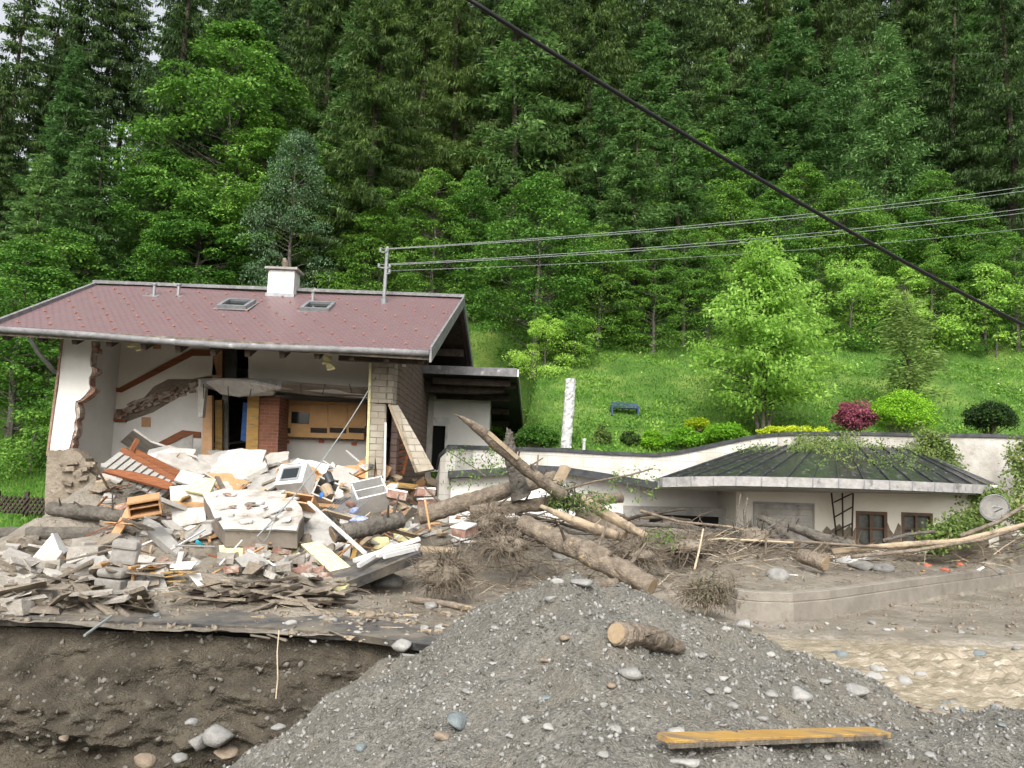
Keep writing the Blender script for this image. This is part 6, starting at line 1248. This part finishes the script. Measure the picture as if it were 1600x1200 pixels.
for i_, (P_, r_, m, l_) in enumerate([
 ([(1300, 862, 17), (1400, 852, 16.8), (1500, 845, 16.6), (1600, 820, 16.6), (1680, 795, 16.8)], .055, 'wood_pale', 'long pale pole curving along the mud to the right edge'),
 ([(1330, 870, 16.6), (1430, 860, 16.6), (1540, 842, 16.5), (1640, 808, 16.7)], .035, 'bark', 'thin brown pole right below the long pale pole'),
 ([(1500, 838, 17), (1560, 815, 17), (1620, 778, 17.4)], .04, 'bark', 'curved branch rising at the right edge near the dish'),
 ([(1380, 845, 17.2), (1420, 835, 17.4), (1460, 830, 17.6)], .035, 'bark_grey', 'grey branch just below the garage windows'),
 ([(1160, 842, 17), (1250, 846, 16.9), (1330, 852, 16.8), (1420, 858, 16.8)], .03, 'twig', 'thin branch lying flat along the garage front'),
 ([(985, 818, 17.2), (1060, 822, 17.4), (1130, 832, 17.6)], .05, 'bark_grey', 'dark branch under the slot window of the garage'),
 ([(1000, 798, 17.4), (1060, 815, 17.3), (1140, 823, 17.4), (1200, 836, 17.3)], .03, 'bark', 'long branch crossing in front of the slot window'),
 ([(1060, 846, 16.6), (1130, 842, 16.5), (1240, 848, 16.6)], .025, 'twig_pale', 'pale slender branch left of the garage shutter'),
 ([(1085, 890, 14.2), (1092, 862, 14.4), (1099, 826, 14.6)], .018, 'twig_pale', 'pale thin stick standing upright in the mud'),
 ([(1196, 866, 15.6), (1197, 842, 15.6), (1197, 828, 15.6)], .022, 'twig', 'short upright post before the garage shutter'),
 ([(1146, 830, 17.6), (1153, 800, 17.8), (1157, 772, 18)], .018, 'bark_grey', 'thin upright branch at the left corner of the garage front'),
 ([(1165, 828, 17.6), (1163, 800, 17.8), (1168, 778, 18)], .028, 'bark_grey', 'forked upright branch beside the garage shutter'),
 ([(870, 768, 16), (930, 752, 15.8), (985, 742, 15.8), (1020, 732, 15.9)], .02, 'twig', 'long thin leafy branch pointing right over the log jam'),
 ([(700, 705, 20.2), (740, 730, 19), (760, 745, 18.4)], .012, 'twig', 'fine twig hanging over the curved wall'),
 ([(664, 780, 14.8), (668, 805, 14.6), (672, 828, 14.4)], .02, 'wood_orange', 'thin orange stick among the rubble left of the logs'),
 ]): log('branch', l_, [U(*p) for p in P_], [r_ * (1.15 - .5 * k / len(P_)) for k in range(len(P_))], m, 'branch', 40 + i_, 2 if r_ > .02 else 0, None)
rnd = random.Random(71)
for k in range(54):
    px, py = (rnd.uniform(700, 1040), rnd.uniform(760, 860)) if k < 38 else (rnd.uniform(1040, 1560), rnd.uniform(838, 862)); g_ = G(px, py, rnd.uniform(.05, .45 if px < 1000 else .12)); a = rnd.uniform(-.9, .9); d = Vector((math.cos(a), math.sin(a), rnd.uniform(-.35, .35))) * rnd.uniform(.4, 1.15); r_ = rnd.uniform(.018, .05); m_ = rnd.choice(['bark', 'bark_grey', 'bark_dark', 'twig']); bow = Vector((rnd.uniform(-.1, .1), rnd.uniform(-.1, .1), rnd.uniform(-.05, .12)))
    t = log('branch', '%s branch tangled %s' % ({'bark': 'brown', 'bark_grey': 'grey', 'bark_dark': 'dark', 'twig': 'muddy'}[m_] + (' thick' if r_ > .034 else ' thin'), near(px)), [g_ - d, g_ + bow, g_ + d], [r_, r_ * .85, r_ * .5], m_, 'branch', 200 + k, 3, None); t['group'] = 'branches tangled in the log jam'
# log and plank on the pile
L0 = GP(962, 1010); L1 = GP(1062, 1022)
log('cut_log', 'short sawn log with a pale cut face lying on the gravel pile', [L0 + Vector((-.0, -.02, .085)), L0.lerp(L1, .5) + Vector((0, 0, .085)), L1 + Vector((0, 0, .04))], [.08, .082, .045], 'bark', seed=50, knots=1, ends='cut_wood', jag=.05)
A_, C_ = GP(1040, 1178), GP(1376, 1166); d_ = (C_ - A_).normalized(); A_.z += .07; C_.z += .08; t = thing('yellow_plank', 'yellow painted wooden plank with grooved edge on the front of the gravel pile', 'plank', (A_ + C_) / 2)
b = MB(); b.bar(A_, C_, .15, .035); b.build('board', 'wood_yellow', t, bevel=.004)
for k, (o1, h_) in enumerate(((-.082, .022), (-.095, .012))): b = MB(); b.bar(A_ + Vector((0, o1, -.006 * k - .004)), C_ + Vector((0, o1, -.006 * k - .004)), .016, h_); b.build('grooved_edge', 'wood_weathered', t)
# ---- root balls and brush -------------------------------------------------
def roots(name, label, c, rx, rz, n, seed, m='twig', hang=1.0, leaves=None, core=True):
    rnd = random.Random(seed); c = Vector(c); t = thing(name, label, 'root ball' if core else 'brush', c - Vector((0, 0, rz))); b = MB()
    for k in range(int(n * 1.8)):
        v = Vector((rnd.gauss(0, 1), rnd.gauss(0, 1), rnd.gauss(0, 1))).normalized(); p = c + Vector((v.x * rx * .8, v.y * rx * .55, v.z * rz * .85)) * rnd.uniform(.5, 1.05); q = [p]; r_ = rnd.uniform(.003, .011) * (2.2 if rnd.random() < .08 else 1)
        w_ = Vector((v.x + rnd.gauss(0, .7), v.y + rnd.gauss(0, .7), v.z * .6 + rnd.gauss(0, .6)))
        for s_ in range(5): w_ = w_ + Vector((rnd.uniform(-1, 1), rnd.uniform(-1, 1), rnd.uniform(-1.1, .7) * hang)) * .8; q.append(q[-1] + w_.normalized() * rx * rnd.uniform(.1, .24))
        b.tube(q, [r_, r_ * .9, r_ * .75, r_ * .55, r_ * .4, r_ * .2], 4, cap=False)
    b.build('roots', m, t)
    if core: V = rockverts(np.random.RandomState(seed), .75) * [rx * .75, rx * .6, rz]; b = MB(); b.add([Vector(p) + c for p in V], [tuple(f) for f in ICF]); b.build('soil_clump', 'render_muddy', t, smooth=True)
    if leaves:
        lv = Leaves(seed); m_ = leaves; C = np.array(c[:]) + lv.rs.randn(m_, 3) * [rx * .5, rx * .3, rz * .5]; lv.add(C, lv.rs.randn(m_, 3) + [0, -.3, -.6], .12, .02); lv.build('needles', 'brush_mud' if 'retaining' in label else 'leaf_dark', t, c)
    return t
roots('root_ball', 'large tangled root ball at the right end of the long dark slab', U(695, 892, 13.0), .45, .34, 240, 1)
roots('root_ball', 'small root tangle below the upright broken trunk', U(790, 852, 14.6), .5, .22, 130, 2)
roots('root_ball', 'dark root mass under the crossing logs', U(765, 815, 15.6), .55, .28, 150, 3)
roots('root_ball', 'muddy root clump right of the yellowish log', U(1000, 862, 15), .5, .22, 120, 4)
roots('spruce_brush', 'dark spruce brush stuck at the left end of the low retaining wall', U(1105, 925, 12.6), .42, .22, 60, 5, leaves=900, core=False)
roots('spruce_brush', 'green needled brush hanging from the crossing logs', U(880, 775, 16.2), .38, .3, 40, 6, leaves=700, core=False)
roots('root_ball', 'grey stump roots rising in front of the garage shutter', U(1180, 838, 17.4), .55, .25, 90, 7, 'bark_grey', hang=-.5)
roots('root_ball', 'root clump in front of the slot window', U(1080, 855, 16), .6, .2, 110, 8)
def twigs(name, label, regions, seed, m, cat='twigs'):
    rnd = random.Random(seed); b = MB()
    for (x0, y0, x1, y1, n, l0, l1, r_) in regions:
        for k in range(n):
            g_ = G(rnd.uniform(x0, x1), rnd.uniform(y0, y1), rnd.uniform(.0, .10)); a = rnd.uniform(0, 6.28); v = Vector((math.cos(a), math.sin(a), rnd.uniform(-.1, .55))); L_ = rnd.uniform(l0, l1); q = [g_]
            for s_ in range(3): v = v + Vector((rnd.uniform(-.35, .35), rnd.uniform(-.35, .35), rnd.uniform(-.3, .2))); q.append(q[-1] + v.normalized() * L_ / 3)
            rr_ = r_ * rnd.uniform(.5, 1.4); b.tube(q, [rr_, rr_ * .85, rr_ * .6, rr_ * .25], 4, cap=False)
    return setp(b.build(name, m), label, cat, None, 'stuff')
twigs('twig_debris', 'tangle of brown muddy twigs washed up between logs and garage', [(700, 800, 1130, 930, 520, .2, .9, .009), (1000, 838, 1600, 880, 420, .3, 1.3, .012), (1000, 860, 1590, 915, 160, .1, .4, .006), (560, 870, 760, 990, 90, .1, .5, .007), (1440, 800, 1610, 850, 90, .4, 1.2, .012)], 3, 'twig')
twigs('splinter_debris', 'pale straw and splinters sprinkled over the mud', [(700, 840, 1130, 950, 130, .1, .5, .006), (1000, 850, 1600, 890, 150, .2, 1.0, .008), (200, 740, 640, 860, 90, .1, .6, .008), (0, 900, 530, 960, 90, .1, .5, .007)], 4, 'twig_pale', 'splinters')
lv = Leaves(91); rs = lv.rs
for (x0, y0, x1, y1, Y_, n) in ((760, 690, 800, 740, 18, 60), (700, 700, 790, 760, 19, 130), (950, 730, 1030, 780, 16.5, 60), (860, 770, 960, 800, 16, 160), (1000, 830, 1060, 850, 16, 80)):
    for k in range(n): p = U(rs.uniform(x0, x1), rs.uniform(y0, y1), Y_ + rs.uniform(-.5, .5)); lv.add(np.array([p[:]]) + rs.randn(3, 3) * .05, rs.randn(3, 3) + [0, 0, -.5], .09, .035)
setp(lv.build('torn_leaves', 'leaf_willow', None, (1, 17, -1)), 'torn willow leaves hanging on the washed up branches', 'leaves', None, 'stuff')
# hanging wires from the house, stick over the bank
for a, c, r_, l_ in ((U(587, 590, 19.9), U(402, 838, 14.2), .014, 'pale slack cable running from the shingled wall down to the big slab'), (U(402, 838, 14.2), U(432, 800, 14.6), .006, 'thin cable end on the big slab')):
    cable('fallen_cable', a, c, .25, r_, 'wire_pale', l_)
b = MB(); b.tube([U(132, 993, 9.6), U(175, 962, 10.3)], .016, 6); setp(b.build('metal_rod', 'wire_pale'), 'thin white metal rod sticking out over the eroded bank', 'rod')
b = MB(); b.tube([U(436, 985, 9.75), U(433, 1020, 9.6), U(434, 1060, 9.5), U(431, 1092, 9.45)], .008, 5); setp(b.build('hanging_root', 'twig_pale'), 'thin pale root hanging down the eroded bank face', 'root')
# ---- stones ---------------------------------------------------------------
rs = np.random.RandomState(17)
big = [(985, 1055, .095, 'stone'), (1248, 1090, .105, 'stone_pale'), (1205, 1088, .065, 'stone'), (716, 1133, .10, 'stone_blue'), (690, 1155, .06, 'stone_brown'), (826, 1127, .05, 'stone_pale'), (862, 942, .06, 'stone'), (905, 915, .10, 'stone'), (872, 912, .05, 'stone_pale'), (1340, 1085, .12, 'stone'), (1290, 1068, .05, 'stone'), (1130, 1062, .045, 'stone_pale'), (1135, 1080, .04, 'stone_pale'), (1143, 1035, .04, 'stone'), (1100, 1028, .05, 'stone'), (1060, 1148, .07, 'stone_pale'), (1070, 1196, .07, 'stone_pale'), (960, 1140, .06, 'stone'), (770, 1040, .04, 'stone_pale'), (855, 1093, .04, 'stone_blue'), (730, 1085, .05, 'stone')]
for i_, (px, py, s_, m) in enumerate(big): rock('stone', GP(px, py) + Vector((0, 0, s_ * .15)), s_, m, 300 + i_, '%s %s stone on the %s of the gravel pile' % ({'stone': 'grey', 'stone_pale': 'pale grey', 'stone_blue': 'blue-green', 'stone_brown': 'brown'}[m], 'large' if s_ > .09 else ('medium' if s_ > .055 else 'small'), 'left slope' if px < 800 else ('crest' if py < 960 else ('front' if py > 1110 else ('middle' if px < 1100 else 'right slope')))), 'stone', 'stones on the gravel pile', flat=.5)
for k in range(100):
    px = rs.uniform(430, 1600); py = rs.uniform(930, 1198); s_ = .012 + .034 * rs.rand() ** 3; p = GP(px, py)
    if p.y > 7.6: continue
    rock('pebble', p + Vector((0, 0, s_ * .2)), s_, rs.choice(['stone', 'stone_pale', 'stone', 'stone', 'stone_brown', 'stone_blue']), 400 + k, 'small stone on the gravel %s' % ('left slope' if px < 700 else 'middle' if px < 1000 else 'right slope' if px < 1300 else 'at the right corner'), 'stone', 'small stones on the gravel', flat=.55)
mid = [(1110, 978, .12, 'stone_pale'), (1165, 985, .16, 'stone_pale'), (1085, 975, .09, 'stone'), (1215, 903, .20, 'stone'), (1345, 890, .22, 'stone'), (1378, 892, .22, 'stone'), (600, 915, .3, 'stone'), (868, 855, .13, 'stone'), (885, 872, .25, 'stone'), (690, 985, .12, 'stone_pale'), (628, 1032, .13, 'stone_pale'), (455, 978, .09, 'stone_pale'), (245, 964, .07, 'stone_blue'), (675, 950, .12, 'stone'), (580, 965, .1, 'stone_brown'), (505, 968, .08, 'stone'), (1035, 858, .16, 'stone'), (1560, 895, .1, 'stone')]
for i_, (px, py, s_, m) in enumerate(mid): rock('stone', G(px, py) + Vector((0, 0, s_ * .2)), s_, m, 600 + i_, '%s stone lying on the mud %s' % ({'stone': 'grey', 'stone_pale': 'pale', 'stone_blue': 'bluish', 'stone_brown': 'brown'}[m], near(px)), 'stone', 'stones on the mud')
for k in range(95):
    px = rs.uniform(440, 760); py = rs.uniform(960, 1010)
    if k > 70: px, py = rs.uniform(1080, 1600), rs.uniform(975, 990)
    s_ = .02 + .06 * rs.rand() ** 2; rock('pebble', G(px, py) + Vector((0, 0, s_ * .2)), s_, rs.choice(['stone', 'stone_pale', 'stone_brown']), 700 + k, 'small stone at the road edge %s' % near(px), 'stone', 'small stones at the road edge')
def wz(px, py, f=water):
    r_ = ray(px, py); Yw_ = -2.18 / r_.z; return Vector((r_.x * Yw_, Yw_, -2.18))
for k in range(26):
    px, py = ((1330, 1050), (1375, 1045), (1440, 1052), (1410, 1062), (1365, 1058), (1530, 1020), (1590, 1012), (1310, 1020))[k] if k < 8 else (rs.uniform(1380, 1600), rs.uniform(1096, 1112))
    s_ = (.12 if k < 8 else .05) * rs.uniform(.6, 1.3); rock('stone', wz(px, py) + Vector((0, 0, -.02)), s_, rs.choice(['stone', 'stone_brown', 'stone_pale', 'stone_blue']), 800 + k, ('wet rock breaking the brown water' if k < 8 else 'stone on the near shore of the brown water'), 'stone', 'rocks in the stream' if k < 8 else 'stones on the near shore')
for i_, (px, py, s_) in enumerate(((345, 1150, .2), (352, 1178, .14), (310, 1160, .15), (225, 1190, .14), (490, 1140, .1), (420, 1165, .09), (300, 1130, .08), (395, 1180, .1), (280, 1185, .09), (100, 1155, .07), (435, 1135, .07))):
    rock('stone', U(px, py, 9.45), s_, 'stone_brown' if i_ % 2 else 'stone', 900 + i_, 'brown rock at the foot of the eroded bank' if i_ % 2 else 'grey rock at the foot of the eroded bank', 'stone', 'rocks at the foot of the bank')
b = MB(); b.box(U(640, 1032, 9.5), (.18, .16, .12), rotm(5, 8, 20), .02, random.Random(2)); setp(b.build('broken_brick', 'concrete', bevel=.01), 'pale block stuck where the bank meets the gravel pile', 'block')
# masses of pebbles
n = 30000; px = rs.uniform(380, 1640, n); X = []; 
r_x = rs.uniform(-3.2, 7.5, n); r_y = 3.4 + 4.4 * rs.rand(n) ** .8; S = .004 + .022 * rs.rand(n) ** 3.5
pts = np.stack([r_x, r_y, P(r_x, r_y) + S * .2], -1)
for m_, seed, sl_ in (('stone', 1, slice(0, 14000)), ('stone_pale', 2, slice(14000, 16500)), ('gravel', 3, slice(16500, 30000))): pebbles('gravel_grains', pts[sl_], S[sl_], m_, seed, {'stone': 'grey grains of gravel covering the pile', 'stone_pale': 'pale grains of gravel covering the pile', 'gravel': 'fine dark gravel covering the pile'}[m_])
n = 9000; X_ = rs.uniform(-9, 14, n); Y_ = 10.4 + 9 * rs.rand(n) ** 1.3; S = .006 + .05 * rs.rand(n) ** 5
k_ = ~((X_ > 2.6) & (Y_ < 12.8)); X_, Y_, S = X_[k_], Y_[k_], S[k_]; pebbles('mud_clods', np.stack([X_, Y_, H(X_, Y_) + S * .2], -1), S, 'render_muddy', 5, 'small clods and grit spread over the mud', 'grit')
n = 2600; X_ = rs.uniform(-10, .2, n); T_ = rs.rand(n); ii = np.clip(((X_ + 14) / 14.6 * (nx - 1)).astype(int), 0, nx - 1); jj = np.clip((T_ * (nz - 1)).astype(int), 0, nz - 1)
S = .006 + .05 * rs.rand(n) ** 5; pebbles('bank_stones', np.stack([bxs[ii], BANKY[jj, ii], BANKZ[jj, ii]], -1), S, 'bank_stone', 6, 'small stones embedded in the eroded bank', 'stones')

# look-alikes with the same wording are told apart by their place in the picture
_by = {}
for o in bpy.data.objects:
    if o.parent is None and 'label' in o: _by.setdefault(o['label'], []).append(o)
for l_, L_ in _by.items():
    if 2 <= len(L_) <= 6 and len(l_.split()) <= (12 if len(L_) == 2 else 13):
        L_.sort(key=lambda o: o.location.x / max(o.location.y, .1)); n_ = len(L_)
        nm = {2: ['left of the two', 'right of the two'], 3: ['leftmost of three', 'middle of three', 'rightmost of three']}.get(n_, ['first from left', 'second from left', 'third from left', 'fourth from left', 'fifth from left', 'sixth from left'])
        for o, a_ in zip(L_, nm): o['label'] = l_ + ', ' + a_

for o in bpy.data.objects:
    if o.parent is None and 'label' in o and len(o['label'].replace('-', ' ').split()) > 16: o['label'] = ' '.join(o['label'].replace('first from left', 'leftmost').replace(', in the ', ', ').split()[:16])
